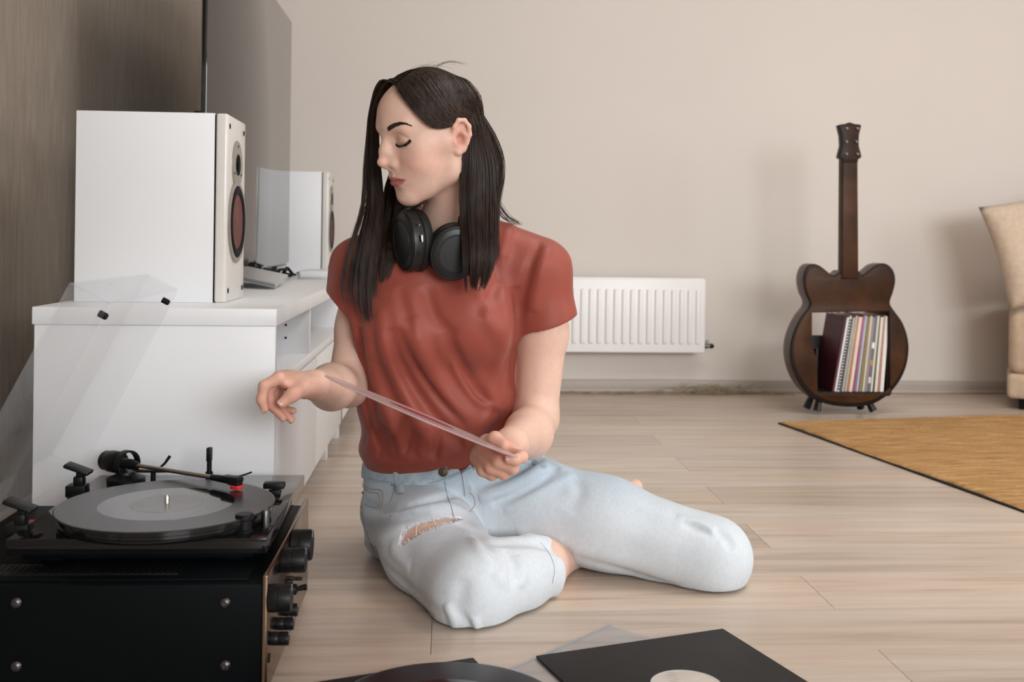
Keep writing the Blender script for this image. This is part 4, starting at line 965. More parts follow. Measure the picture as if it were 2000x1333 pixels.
# --- skin colouring: lips, warm cheeks, ears and fingertips, plus painted shade in ear and mouth
def mixc(C, m, c): return C * (1 - m[:, None]) + np.array(c)[None] * m[:, None]
def skin_colors(V):
    q = HL(V); C = np.tile(np.array([[0.71, 0.475, 0.38]]), (len(V), 1)); ss = lambda e0, e1, x: (lambda t: t * t * (3 - 2 * t))(np.clip((x - e0) / (e1 - e0), 0, 1))
    inhead = (q[:, 2] > -.11) & (q[:, 1] > -.12) & (np.abs(q[:, 0]) < .1)
    ax_ = np.abs(q[:, 0])
    ch = np.exp(-(((ax_ - .042) / .026) ** 2 + ((q[:, 2] + .022) / .022) ** 2)) * (q[:, 1] > .03); C = mixc(C, ch * .42 * inhead, (0.72, 0.35, 0.265))
    no = np.exp(-((q[:, 0] / .012) ** 2 + ((q[:, 2] + .016) / .014) ** 2 + ((q[:, 1] - .112) / .012) ** 2)); C = mixc(C, no * .3, (0.68, 0.33, 0.25))
    er = ss(.064, .072, ax_) * np.exp(-(((q[:, 1] + .001) / .020) ** 4 + ((q[:, 2] - .005) / .034) ** 4)); C = mixc(C, er * .38 * inhead, (0.68, 0.29, 0.22))
    co = np.exp(-(((ax_ - .0765) / .006) ** 2 + ((q[:, 1] - .000) / .0085) ** 2 + ((q[:, 2] - .003) / .011) ** 2)); C = mixc(C, co * .75 * inhead, (0.46, 0.15, 0.105))  # redder ear hollow, with its shade painted into the colour
    # lips
    w = np.clip(1 - (ax_ / .0275) ** 2, 0, 1); up = -.0502 + .0075 * w ** .8 - .0012 * np.exp(-(ax_ / .003) ** 2); dn = -.0505 - .0105 * w ** .7
    lp = ss(-.0012, .0008, up - q[:, 2]) * ss(-.0012, .0008, q[:, 2] - dn) * (ax_ < .0275) * (q[:, 1] > .08) * inhead
    C = mixc(C, lp * .9, (0.42, 0.105, 0.105))
    ln = np.exp(-((q[:, 2] + .0503) / .0011) ** 2) * (ax_ < .0275) * (q[:, 1] > .08); C = mixc(C, ln * .6, (0.20, 0.04, 0.04))  # shade of the crease between the lips, painted into the colour
    # eye lids a little darker / pinker
    lid = np.exp(-(((ax_ - .032) / .016) ** 2 + ((q[:, 2] - .017) / .009) ** 2)) * (q[:, 1] > .06); C = mixc(C, lid * .35, (0.58, 0.33, 0.245))
    # hands redder
    for c in (W(545, 785, 1.6), W(975, 895, 1.575)):
        h = np.exp(-(((V - c) ** 2).sum(1)) / (.055 ** 2)); C = mixc(C, h * .85, (0.60, 0.27, 0.19))
    return C
mat('skin', (0.8, 0.5, 0.4), 0.46, spec=0.35, sss=0.28, attr='col', var=0.035, vscale=90, bump=0.05, bscale=700)
person = fast_mesh('person', V, F, 'skin', None, skin_colors(V), origin=tuple(np.array([W(880, 1000, 1.93)[0], W(880, 1000, 1.93)[1], 0])))
tag(person, 'person in a rust t-shirt and torn pale jeans sitting on the floor holding a record', 'person')
print('body', len(V), _t.time() - _t0)
# ------------------------------------------------------------------ t-shirt
_t0 = _t.time()
shirt = Solid()
wx = RGT + FWD * 0.10
shirt.econe(W(876, 925, 1.942), W(864, 860, 1.930), (.140, .095), (.147, .106), wx, .02, k=0)
shirt.econe(W(864, 860, 1.930), W(856, 780, 1.915), (.147, .106), (.141, .106), wx, .05, k=.02)
shirt.econe(W(856, 780, 1.915), W(848, 640, 1.890), (.141, .106), (.152, .108), wx, .05, k=.03)
shirt.econe(W(848, 640, 1.890), W(858, 540, 1.885), (.152, .108), (.150, .092), wx, .05, k=.03)
shirt.econe(W(862, 535, 1.885), W(880, 470, 1.885), (.140, .085), (.080, .062), wx, .05, k=.04)
shirt.ell(W(792, 628, 1.815), (.062, .055, .062), None, .05); shirt.ell(W(925, 628, 1.815), (.062, .055, .062), None, .05)
shirt.cone(W(1050, 524, 1.885), W(905, 470, 1.885), .057, .056, .04); shirt.cone(W(712, 521, 1.885), W(860, 470, 1.885), .056, .056, .04)
# sleeves
sA, sB = W(1048, 525, 1.885), W(1071, 640, 1.892)
shirt.econe(sA, sB, (.0545, .056), (.0565, .060), RGT, .03, k=.03)
sC, sD = W(710, 520, 1.885), W(684, 606, 1.878)
shirt.econe(sC, sD, (.052, .056), (.050, .055), RGT, .03, k=.03)
hl = W(1015, 637, 1.88), W(1122, 603, 1.88); hn = np.cross(hl[1] - hl[0], FWD); hn = hn / np.linalg.norm(hn); hn = hn if hn[2] < 0 else -hn
shirt.cut_near((hl[0] + hl[1]) / 2, hn, W(1079, 668, 1.893), .064, .006)
hr_ = W(652, 560, 1.88), W(700, 602, 1.88); hm = np.cross(hr_[1] - hr_[0], FWD); hm = hm / np.linalg.norm(hm); hm = hm if hm[2] < 0 else -hm
shirt.cut_near((hr_[0] + hr_[1]) / 2, hm, W(645, 650, 1.88), .075, .002)
# folds traced from the photo: (pixels, amplitude, width)
folds = [
 ([(742, 600), (752, 680), (790, 770), (850, 880)], .0060, .012), ([(760, 640), (790, 730), (860, 830), (905, 870)], -.0060, .010),
 ([(800, 620), (830, 700), (880, 780), (940, 840)], .0065, .013), ([(775, 640), (800, 700), (850, 770), (910, 830)], -.0045, .008),
 ([(870, 650), (900, 720), (950, 790), (990, 815)], -.0060, .011), ([(884, 690), (892, 720), (930, 780), (985, 805)], .0055, .008),
 ([(700, 640), (712, 740), (735, 830), (760, 900)], -.0050, .010),
 ([(716, 640), (730, 720), (760, 820), (800, 905)], .0050, .011), ([(703, 760), (722, 830), (745, 880)], -.0055, .007),
 ([(765, 880), (775, 830), (800, 790)], -.0030, .008), ([(820, 890), (832, 850), (845, 820)], .0035, .008), ([(720, 890), (727, 850), (735, 800)], .0030, .007),
 ([(1010, 560), (1012, 640), (1000, 720), (1004, 760)], -.0060, .009), ([(985, 560), (985, 660), (960, 760), (975, 800)], .0040, .014),
 ([(1055, 470), (1035, 520), (1020, 580), (1014, 620)], -.0035, .007), ([(1070, 480), (1055, 540), (1040, 610)], .0030, .010),
 ([(980, 500), (965, 560), (930, 620)], -.0030, .012), ([(1000, 430), (985, 480), (975, 540)], .0030, .010), ([(940, 560), (955, 620), (990, 680)], .0030, .013),
 ([(780, 560), (788, 600), (810, 660)], -.0030, .010), ([(830, 560), (850, 620), (890, 660)], -.0030, .010), ([(680, 560), (690, 620), (700, 700)], .0030, .008),
 ([(945, 880), (960, 850), (985, 820)], -.005, .010), ([(905, 870), (930, 850), (960, 800)], .004, .010),
 ([(850, 900), (855, 860), (880, 830)], -.003, .007), ([(790, 905), (795, 870), (805, 840)], -.0025, .006), ([(740, 895), (748, 860), (752, 830)], -.003, .006)]
shirt.pxfolds([(f[0], f[1] * 2.3, f[2] * 1.0) for f in folds])
# blousing over the waistband
shirt.fold(shirt.trace_many(spline([(705, 868), (745, 888), (795, 897), (860, 890), (912, 866)], 14)), .004, .016, False)
# neck and arm openings
ca, cb = W(881, 474, 1.868), W(872, 404, 1.850); cax = (cb - ca) / np.linalg.norm(cb - ca); cx_ = RGT - cax * (RGT @ cax); cx_ /= np.linalg.norm(cx_); cy_ = np.cross(cax, cx_)
ring = []
for a in np.linspace(0, 2 * math.pi, 49)[:-1]:
    L_ = ca + cx_ * (.0575 * math.cos(a)) + cy_ * (.0595 * math.sin(a)) + np.linspace(-.03, .09, 90)[:, None] * cax[None]
    d_ = shirt.ev(L_); k_ = np.nonzero(d_ < 0)[0]; ring.append(L_[k_[-1]] if len(k_) else L_[30])
ring = np.array(ring)
for _ in range(3): ring = (ring + np.roll(ring, 1, 0) + np.roll(ring, -1, 0)) / 3
shirt.econe(ca, cb, (.0575, .0595), (.066, .068), RGT, .05, k=.003, op='-')
shirt.cone(W(1064, 620, 1.895), W(1072, 680, 1.90), .0475, .0500, .004, '-'); shirt.cone(W(693, 590, 1.885), W(684, 660, 1.885), .042, .044, .004, '-')
V, F = shirt.mesh(0.0025, (-0.36, 1.68, 0.10), (0.22, 2.08, 0.66))
mat('shirt_cotton', (0.285, 0.062, 0.042), 0.50, spec=0.35, var=0.05, vscale=25, bump=0.08, bscale=900, sheen=0.08)
tshirt = fast_mesh('t_shirt', V, F, 'shirt_cotton', person); tag(tshirt, 'rust red cotton t-shirt tucked into the jeans')
print('shirt', len(V), _t.time() - _t0)
# collar rib
V_ = []; F_ = []; n_ = len(ring); rc_ = ring.mean(0)
for i in range(n_):
    o = ring[i] - rc_; o = o / np.linalg.norm(o); p = ring[i]
    for a_, b_ in ((-.003, -.006), (-.0035, .001), (-.001, .0035), (.004, .0025), (.010, -.003), (.009, -.008)): V_.append(p + o * a_ + cax * b_)
for i in range(n_):
    for j in range(6): F_.append([i * 6 + j, i * 6 + (j + 1) % 6, ((i + 1) % n_) * 6 + (j + 1) % 6, ((i + 1) % n_) * 6 + j])
mk('collar', V_, F_, 'shirt_cotton', tshirt, 60)

# ------------------------------------------------------------------ jeans
_t0 = _t.time()
jeans = Solid()
jx = RGT + FWD * 0.05
jeans.econe(W(876, 868, 1.935), W(882, 915, 1.942), (.152, .110), (.1575, .116), jx, .02, k=0)
jeans.econe(W(882, 915, 1.942), W(886, 985, 1.955), (.1575, .116), (.166, .126), jx, .03, k=.02)
jeans.econe(W(886, 985, 1.955), W(888, 1040, 1.965), (.166, .126), (.168, .126), jx, .06, k=.03)
jeans.chain([W(985, 978, 1.915), W(1180, 1021, 1.855), KL], [.0940, .0745, .0665], .035)
jeans.chain([KL, W(1330, 1052, 1.90), W(1250, 1026, 1.99), W(1165, 1016, 2.06)], [.0600, .0480, .0420, .0410], .03)
CUF = W(1072, 1103, 1.770)
rleg = Solid(); rleg.chain([W(797, 994, 1.915), W(845, 1066, 1.785), KR], [.0830, .0825, .0690], .03); rleg.chain([KR, W(1000, 1128, 1.690), CUF, W(1112, 1090, 1.83)], [.0640, .0570, .0510, .0500], .025)
cn = W(1090, 1096, 1.80) - W(1010, 1132, 1.70); cn = cn / np.linalg.norm(cn)
cutp = W(1046, 1113, 1.750)
rleg.cut_near(cutp, cn, cutp + cn * .060, .1050, .002)
jeans.add(rleg.ev, (W(797, 994, 1.915) + CUF) / 2, .32, .007)
jf = [
 # lap creases
 ([(708, 985), (760, 1000), (850, 975), (920, 955)], -.0070, .010), ([(710, 1010), (780, 1005), (870, 990), (915, 1000)], .0060, .012),
 ([(715, 1035), (770, 1015), (840, 1012), (890, 1018)], -.0060, .008), ([(712, 1062), (745, 1050), (790, 1030)], .0040, .009),
 ([(920, 952), (985, 930), (1040, 900), (1060, 885)], -.0065, .009), ([(935, 975), (1010, 945), (1070, 905)], .0060, .012), ([(960, 985), (1040, 950), (1090, 915)], -.0040, .009),
 ([(985, 1000), (1070, 955), (1120, 925)], .0035, .010),
 ([(890, 1020), (930, 1040), (960, 1075), (985, 1105)], -.0060, .010), ([(960, 1062), (1010, 1058), (1060, 1062), (1120, 1085)], -.0080, .012),
 ([(940, 1040), (1040, 1050), (1160, 1085)], .0040, .014),
 # knee of the right leg
 ([(985, 1070), (1000, 1100), (1000, 1130), (990, 1142)], -.0070, .009), ([(1010, 1085), (1022, 1110), (1018, 1150)], .0040, .010), ([(965, 1120), (985, 1135), (1005, 1135)], .0035, .010),
 ([(905, 1130), (900, 1170), (888, 1205)], -.0040, .012), ([(870, 1180), (884, 1205), (888, 1228)], .0075, .007), ([(900, 1200), (915, 1222), (926, 1232)], -.006, .006), ([(925, 1205), (929, 1222), (932, 1236)], .006, .006),
 ([(740, 1100), (800, 1150), (860, 1200)], -.0035, .012), ([(760, 1070), (800, 1110)], .003, .012), ([(925, 1050), (940, 1080), (965, 1100)], .0045, .010),
 # left leg
 ([(1130, 1092), (1230, 1120), (1330, 1150)], -.0030, .010), ([(1100, 920), (1130, 960), (1110, 1000)], -.0030, .014), ([(1080, 900), (1110, 930), (1115, 970)], .0030, .012),
 ([(1395, 1035), (1420, 1055), (1430, 1075)], -.0070, .008), ([(1320, 1010), (1370, 1025), (1405, 1048)], .0050, .009), ([(1330, 1022), (1380, 1040), (1405, 1062)], -.0040, .008), ([(1200, 965), (1280, 1000), (1350, 1030)], .0020, .015),
 ([(1160, 1060), (1240, 1075), (1300, 1100)], -.0015, .02)]
# waist line, taken from the photo and carried round the back
wpx = [(704, 890), (712, 898), (740, 908), (775, 914), (815, 914), (852, 908), (885, 895), (915, 881), (960, 872), (1005, 872), (1040, 880), (1060, 886)]
wpt = jeans.trace_many(wpx); wc = W(880, 900, 1.94)
wan = np.arctan2((wpt - wc) @ FWD, (wpt - wc) @ RGT); wz = wpt[:, 2]; o_ = np.argsort(wan); wan, wz = wan[o_], wz[o_]
def zline(P):
    a = np.arctan2((P - wc) @ FWD, (P - wc) @ RGT); return np.interp(a, wan, wz, period=2 * math.pi)
jeans.pxfolds([(f[0], f[1] * (1.9 if i < 8 else 1.4), f[2] * (.9 if i < 8 else 1)) for i, f in enumerate(jf)])
jeans.add(lambda P: np.maximum(zline(P) - P[:, 2], np.sqrt(((P - wc) ** 2).sum(1)) - .26), wc, .26, .0015, '-')
# open waist, cuff hollow and the rip over the right thigh
jeans.econe(W(874, 850, 1.93), W(880, 918, 1.940), (.147, .106), (.1505, .109), jx, .02, k=.003, op='-')
jeans.cone(cutp - cn * .012, cutp + cn * .030, .0455, .0470, .003, '-')
rip_px = spline([(782, 1063), (795, 1046), (825, 1030), (860, 1020), (902, 1013)], 12)
rip = jeans.trace_many(rip_px)
rw = [.0040, .0070, .0095, .0105, .0110, .0108, .0100, .0090, .0078, .0062, .0045, .0026]
inw = np.array([W(845, 1066, 1.785) - p for p in rip]); inw /= np.linalg.norm(inw, axis=1)[:, None]
for dp in (0, .007, .014, .022):
    for i in range(11): jeans.cone(rip[i] + inw[i] * dp, rip[i + 1] + inw[i + 1] * dp, rw[i], rw[i + 1], .0010, '-')
jeans.plane((0, 0, 0.0028), (0, 0, -1))
V, F = jeans.mesh(0.0025, (-0.36, 1.50, -0.005), (0.56, 2.18, 0.26))
def denim_colors(V):
    C = np.tile(np.array([[0.51, 0.575, 0.635]]), (len(V), 1))
    # washed-out knees and thighs
    for c, r, a in ((KR, .17, .75), (KL, .16, .65), (W(1180, 1020, 1.80), .17, .7), (W(860, 1080, 1.72), .13, .6)):
        m = np.exp(-((V - c) ** 2).sum(1) / r ** 2) * a; C = mixc(C, m, (0.655, 0.685, 0.715))
    top = np.exp(-((V[:, 2] - .19) / .055) ** 2); C = mixc(C, top * .65, (0.30, 0.40, 0.49))
    for i in range(12):
        m = np.exp(-((V - rip[i]) ** 2).sum(1) / (.014 ** 2)); C = mixc(C, np.clip(m * .9, 0, 1), (0.70, 0.71, 0.73))
    return C
mat('denim', (0.6, 0.68, 0.74), 0.85, spec=0.15, attr='col', var=0.045, vscale=300, bump=0.14, bscale=700, stretch=(1, 0.5, 0.4), sheen=0.1)
mat('denim_band', (0.30, 0.39, 0.47), 0.85, spec=0.15, col2=(0.47, 0.545, 0.60), vscale=70, bump=0.3, bscale=650)
mat('stitch', (0.24, 0.30, 0.36), 0.9); mat('stitch_tan', (0.36, 0.24, 0.12), 0.9); mat('brass', (0.10, 0.085, 0.06), 0.35, metal=0.9); mat('thread', (0.70, 0.71, 0.72), 0.9)
jn = fast_mesh('jeans', V, F, 'denim', person, denim_colors(V)); tag(jn, 'pale washed blue jeans torn across one thigh')
print('jeans', len(V), _t.time() - _t0)
def jt(px, py, lift=.0): 
    p = jeans.trace(px, py); return p + (CAMP - p) / np.linalg.norm(CAMP - p) * lift
def seam(name, pix, m, parent, rad=.0009, n=18, lift=.0004): return tube(name, [p + (CAMP - p) / np.linalg.norm(CAMP - p) * lift for p in jeans.trace_many(spline(pix, n))], rad, m, parent, 5)
# waistband and its fittings
def strip(name, top, bot, m, parent, lift, n=40, th=.0016):
    """raised cloth strip between two pixel lines laid on the jeans"""
    T = jeans.trace_many(spline(top, n)); Bt = jeans.trace_many(spline(bot, n)); V_ = []; F_ = []
    rows_ = 5
    for i in range(n):
        for j in range(rows_):
            p = T[i] + (Bt[i] - T[i]) * (j / (rows_ - 1)); o = p - wc; o[2] *= 0.3; o = o / np.linalg.norm(o); V_.append(p + o * lift * (1 if 0 < j < rows_ - 1 else .55))
    for i in range(n):
        for j in range(rows_):
            p = T[i] + (Bt[i] - T[i]) * (j / (rows_ - 1)); o = p - wc; o[2] *= 0.3; o = o / np.linalg.norm(o); V_.append(p - o * .0015)
    N_ = n * rows_; q = lambda s_, i, j: s_ * N_ + i * rows_ + j
    for i in range(n - 1):
        for j in range(rows_ - 1):
            F_.append([q(0, i, j), q(0, i, j + 1), q(0, i + 1, j + 1), q(0, i + 1, j)]); F_.append([q(1, i, j), q(1, i + 1, j), q(1, i + 1, j + 1), q(1, i, j + 1)])
        for j, e in ((0, 1), (rows_ - 1, 0)):
            f = [q(0, i, j), q(0, i + 1, j), q(1, i + 1, j), q(1, i, j)]; F_.append(f if e else f[::-1])
    for i, e in ((0, 0), (n - 1, 1)):
        for j in range(rows_ - 1):
            f = [q(0, i, j), q(0, i, j + 1), q(1, i, j + 1), q(1, i, j)]; F_.append(f if e else f[::-1])
    return mk(name, V_, F_, m, parent, 50)
strip('waistband', [(710, 904), (740, 915), (775, 921), (815, 921), (852, 915), (885, 904), (915, 890), (960, 882), (1005, 882), (1040, 890)], [(708, 934), (738, 942), (773, 947), (815, 948), (854, 944), (890, 930), (925, 913), (968, 904), (1010, 903), (1048, 908)], 'denim_band', jn, .0028)
for pl_, pr_ in (([(769, 912), (771, 930), (776, 962)], [(781, 913), (783, 930), (789, 962)]), ([(1036, 880), (1044, 895), (1056, 912)], [(1046, 878), (1056, 893), (1066, 908)])):
    strip('belt_loop', pl_, pr_, 'denim_band', jn, .0060, 12)
seam('stitching', [(711, 907), (740, 918), (775, 924), (815, 924), (853, 918), (912, 893)], 'stitch', jn, .0006, 24, .0036)
seam('stitching', [(709, 931), (738, 939), (773, 944), (815, 945), (854, 941), (922, 912)], 'stitch', jn, .0006, 24, .0036)
seam('fly_seam', [(869, 940), (873, 965), (882, 992), (886, 1010)], 'stitch', jn, .0005, 14, .0003); seam('fly_seam', [(902, 925), (906, 950), (908, 970)], 'stitch', jn, .0007, 10)
seam('fly_stitch', [(917, 962), (926, 973), (927, 988), (918, 1000)], 'stitch_tan', jn, .0005, 12, .0001)
seam('pocket_seam', [(707, 950), (722, 962), (738, 964), (742, 975), (738, 992), (722, 990), (705, 982)], 'stitch', jn, .0006, 20, .0002); seam('pocket_seam', [(706, 945), (724, 956), (744, 958), (748, 975), (743, 996)], 'stitch_tan', jn, .0005, 18)
seam('pocket_seam', [(770, 945), (768, 965), (762, 985)], 'stitch', jn, .0006, 10, .0002); seam('hip_seam', [(706, 1000), (716, 1040), (742, 1100), (800, 1160), (850, 1205)], 'stitch', jn, .0006, 20, -.0004)
seam('cuff_stitch', [(1056, 1060), (1074, 1084), (1083, 1112), (1079, 1140)], 'stitch', jn, .0004, 14, .0001)
pb = jt(866, 922, .0); nb_ = (pb - wc); nb_[2] = 0.0; nb_ = nb_ / np.linalg.norm(nb_) + (CAMP - pb) / np.linalg.norm(CAMP - pb); nb_ /= np.linalg.norm(nb_)
lathe('button', [(.0080, 0), (.0084, .0012), (.0078, .0026), (.0060, .0030), (.0052, .0022), (.0020, .0024), (.0001, .0027)], tuple(pb + nb_ * .0022), tuple(nb_), 'brass', jn, n=24)
for px, py in ((767, 947), (709, 963), (708, 990)):
    p = jt(px, py); n1 = (CAMP - p) / np.linalg.norm(CAMP - p); lathe('rivet', [(.0026, 0), (.0022, .001), (.0001, .0014)], tuple(p), tuple(n1), 'brass', jn, n=12)
# frayed threads round the rip
V_ = []; F_ = []
def hair_tri(V_, F_, pts, r0, r1):
    """thin 3-sided strand"""
    b0 = len(V_); n = len(pts); t = pts[-1] - pts[0]; u = np.cross(t, [0.3, 0.5, 0.8]); u = u / (np.linalg.norm(u) + 1e-9); w = np.cross(t, u); w = w / (np.linalg.norm(w) + 1e-9)
    for i, p in enumerate(pts):
        r = r0 + (r1 - r0) * i / (n - 1)
        for a in (0, 2.094, 4.189): V_.append(p + u * (r * math.cos(a)) + w * (r * math.sin(a)))
    for i in range(n - 1):
        for k in range(3): F_.append([b0 + i * 3 + k, b0 + i * 3 + (k + 1) % 3, b0 + i * 3 + 3 + (k + 1) % 3, b0 + i * 3 + 3 + k])
up2 = np.array([0, 0, 1.0]); tp = []
for i in range(120):
    f = RNG.uniform(0, 1); k = f * 11; q = spline(rip_px, 40)[int(f * 39)]; hw = np.interp(k, range(12), rw) * 1170 * (0.62 + .25 * RNG.uniform())
    sgn = 1 if RNG.uniform() < .72 else -1; tp.append((q[0] + RNG.normal(0, 1.5), q[1] + sgn * hw, sgn, RNG.uniform(2, 6)))
base = jeans.trace_many([(t[0], t[1] + t[2] * 2.0) for t in tp])
for (x, y, sg, ln_), p in zip(tp, base):
    toc = (CAMP - p) / np.linalg.norm(CAMP - p); d1 = (UPV * sg + RGT * RNG.normal(0, .45) + toc * .25); d1 /= np.linalg.norm(d1); L = ln_ / 1170
    hair_tri(V_, F_, [p, p + d1 * L * .5 + toc * .001, p + d1 * L + toc * .0005], .0007, .0003)
for i in range(2):
    a = spline(rip_px, 40)[17 + i * 9]; hw = .0085 * 1170
    A_, B_ = jeans.trace_many([(a[0] - 3, a[1] - hw - 3), (a[0] + RNG.normal(0, 5), a[1] + hw + 3)]); hair_tri(V_, F_, [A_, (A_ + B_) / 2 + (CAMP - A_) * .001, B_], .0005, .0005)
mk('frayed_threads', V_, F_, 'thread', jn, 60)
# ------------------------------------------------------------------ hair, brows, lashes
_t0 = _t.time()
skull = Solid(); skull.ell(H(0, .007, .040), (.0690, .061, .070), HR, 0.0); skull.ell(H(0, .034, .050), (.061, .068, .058), HR, .03); skull.ell(H(0, .038, -.006), (.058, .054, .062), HR, .03)
def grad(s, P, e=.0006):
    g = np.stack([s.ev(P + np.eye(3)[i] * e) - s.ev(P - np.eye(3)[i] * e) for i in range(3)], 1); return g / (np.linalg.norm(g, axis=1)[:, None] + 1e-9)
def to_surface(s, P, it=5):
    for _ in range(it): P = P - s.ev(P)[:, None] * grad(s, P)
    return P
mat('hair', (0.012, 0.0075, 0.006), 0.33, spec=0.5, col2=(0.050, 0.027, 0.019), vscale=140, stretch=(1, 1, .08))
mat('brow', (0.022, 0.013, 0.010), 0.6)
# bulk under the strands
hb = Solid(); hb.ell(H(0, .006, .041), (.0722, .0645, .0732), HR, 0); hb.ell(H(0, .024, .062), (.0625, .064, .0525), HR, .02)
def facecut(P):
    q = HL(P); return .018 + (q[:, 2] - .030) * .72 - q[:, 1] + .012 * np.clip(-q[:, 0] / .07, -1, 1)
hb.add(facecut, HP, .4, .012, '-')
hb.ell(H(.085, .010, -.008), (.035, .026, .036), HR, .008, '-')
hb.add(lambda P: HL(P)[:, 2] + .06, HP, .4, .01, '-')
Vh, Fh = hb.mesh(.003, HP - .16, HP + .16)
hair = fast_mesh('hair', Vh, Fh, 'hair', person); tag(hair, 'long straight dark brown hair parted near the middle')
# locks: cross-sections (centre, half-width vector, half-depth vector)
def sec(c, u, v): return np.array([c, u, v])
def pxs(px, py, D, hw, hd, slant=0.0): return sec(W(px, py, D), -(RGT + FWD * slant) * hw / FPX * D, FWD * hd)
part0, part1 = skull.trace(779, 176), H(-.004, -.034, .088)
pu = (part0 - part1) / 2
HV = lambda x, y, z: HR @ np.array([x, y, z])
lockA = [sec((part0 + part1) / 2 + HV(.002, 0, .020), pu * 0.97, HV(.002, 0, .002)), sec(H(.030, .006, .108), HV(0, .060, -.006), HV(.003, 0, .003)), sec(H(.058, .004, .084), HV(0, .056, -.016), HV(.004, 0, .003)),
         sec(H(.070, -.008, .047), HV(0, .042, -.018), HV(.005, 0, 0)), pxs(922, 232, 1.765, 20, .012, .5), pxs(930, 275, 1.757, 23, .012, .4), pxs(935, 325, 1.755, 31, .014, .3), pxs(935, 380, 1.755, 35, .014, .2), pxs(936, 440, 1.745, 34, .014), pxs(937, 490, 1.728, 32, .013), pxs(934, 535, 1.724, 28, .010), pxs(928, 572, 1.728, 18, .006)]
lockB = [sec((part0 * 1.3 + part1 * .7) / 2 + HV(-.003, 0, .012), pu * 0.68, HV(.002, 0, .002)), pxs(771, 154, 1.800, 20, .016), pxs(750, 172, 1.815, 15, .018), pxs(737, 196, 1.825, 9.5, .018), pxs(730, 228, 1.832, 9, .018), pxs(728, 270, 1.836, 10, .018),
         pxs(727, 330, 1.835, 15, .016), pxs(728, 400, 1.828, 20, .018), pxs(718, 460, 1.806, 28, .014), pxs(707, 515, 1.792, 34, .010), pxs(702, 560, 1.780, 36, .006), pxs(705, 600, 1.776, 32, .004), pxs(712, 634, 1.776, 26, .003)]
lockC = [sec((part0 * .7 + part1 * 1.3) / 2 + HV(0, 0, .012), pu * 0.5, HV(.003, 0, .003)), pxs(872, 150, 1.815, 22, .016), pxs(896, 182, 1.832, 20, .016), pxs(917, 222, 1.842, 22, .022), pxs(936, 272, 1.845, 32, .022), pxs(948, 325, 1.842, 36, .022),
         pxs(945, 390, 1.842, 32, .022), pxs(945, 440, 1.832, 28, .014), pxs(952, 500, 1.812, 22, .008), pxs(950, 535, 1.802, 18, .005)]
lockD = [sec(H(-.006, -.020, .115), pu * 0.5, HV(.004, 0, .004)), sec(H(-.055, -.040, .085), HV(.020, .030, 0), HV(.004, 0, 0)), sec(H(-.072, -.020, .030), HV(.006, .040, 0), HV(.006, 0, 0)), pxs(790, 360, 1.900, 36, .02), pxs(784, 410, 1.885, 34, .02), pxs(772, 450, 1.850, 26, .016), pxs(765, 490, 1.810, 22, .010), pxs(760, 530, 1.796, 18, .006), pxs(756, 555, 1.792, 12, .004)]
strands_V, strands_F = [], []
def loft_strands(sections, count, npt, rad, seed, jit=.0025, clump=55, tipfade=.25, push=.002, tight_k=.5, pull=.30):
    g = np.random.default_rng(seed); S = np.array(sections); m = len(S)
    th = g.uniform(0, 2 * math.pi, clump); rr = np.sqrt(g.uniform(0, 1, clump)); cc = np.stack([rr * np.cos(th), rr * np.sin(th)], 1)
    ci = g.integers(0, clump, count); ab = cc[ci] + g.normal(0, .10, (count, 2)); tight = cc[ci]
    ends = 1 - tipfade * np.clip(.55 * g.uniform(0, 1, clump)[ci] + .6 * g.uniform(0, 1, count) ** 1.6, 0, 1)
    flat = spline(S.reshape(m, -1), 60).reshape(60, 3, 3)
    T = np.linspace(0, 1, npt)[None] * ends[:, None]
    fx = T * 59; i0 = np.clip(fx.astype(int), 0, 58); fr = (fx - i0)[..., None, None]
    Q = flat[i0] * (1 - fr) + flat[i0 + 1] * fr
    w = np.clip((T - .35) / .6, 0, 1)[..., None] * tight_k; A = ab[:, None] * (1 - w) + tight[:, None] * w
    P = Q[..., 0, :] + A[..., :1] * Q[..., 1, :] + A[..., 1:] * Q[..., 2, :]
    ph = g.uniform(0, 6.28, (count, 1)); P += (np.sin(T * 9 + ph) * T)[..., None] * (RGT * jit) + (np.cos(T * 7 + ph) * T)[..., None] * (FWD * jit * .6)
    # keep strands outside the skull
    pp = P.reshape(-1, 3); q = HL(pp); near = (q[:, 2] > -.05) & (np.abs(q[:, 0]) < .12) & (np.abs(q[:, 1]) < .16)
    ix = np.nonzero(near)[0]; lift = np.repeat(g.uniform(.2, 1.0, count) * .007 + push, npt)[ix]
    for _ in range(2):
        d = skull.ev(pp[ix]); mv = lift - d; wt = np.clip(1 - (T.reshape(-1)[ix]) / pull, 0, 1); mv = np.where(mv > 0, np.clip(mv, 0, .05), np.clip(mv, -.05, 0) * wt); pp[ix] += grad(skull, pp[ix]) * mv[:, None]
    P = pp.reshape(count, npt, 3)
    tan = np.gradient(P, axis=1); tan /= np.linalg.norm(tan, axis=2)[..., None] + 1e-9
    u = np.cross(tan, FWD); u /= np.linalg.norm(u, axis=2)[..., None] + 1e-9; v = np.cross(tan, u)
    rt_p = rad * g.uniform(.7, 1.3, count)[:, None] * (1 - .75 * np.linspace(0, 1, npt)[None] ** 3)
    vs = np.stack([P + (u * math.cos(a) + v * math.sin(a)) * rt_p[..., None] for a in (0, 2.094, 4.189)], 2)  # count,npt,3,3
    base = sum(len(x) for x in strands_V); idx = base + np.arange(count * npt * 3).reshape(count, npt, 3)
    a, b = idx[:, :-1], idx[:, 1:]
    F = np.stack([np.stack([a[..., k], a[..., (k + 1) % 3], b[..., (k + 1) % 3], b[..., k]], -1) for k in range(3)], 2).reshape(-1, 4)
    strands_V.append(vs.reshape(-1, 3)); strands_F.append(F)
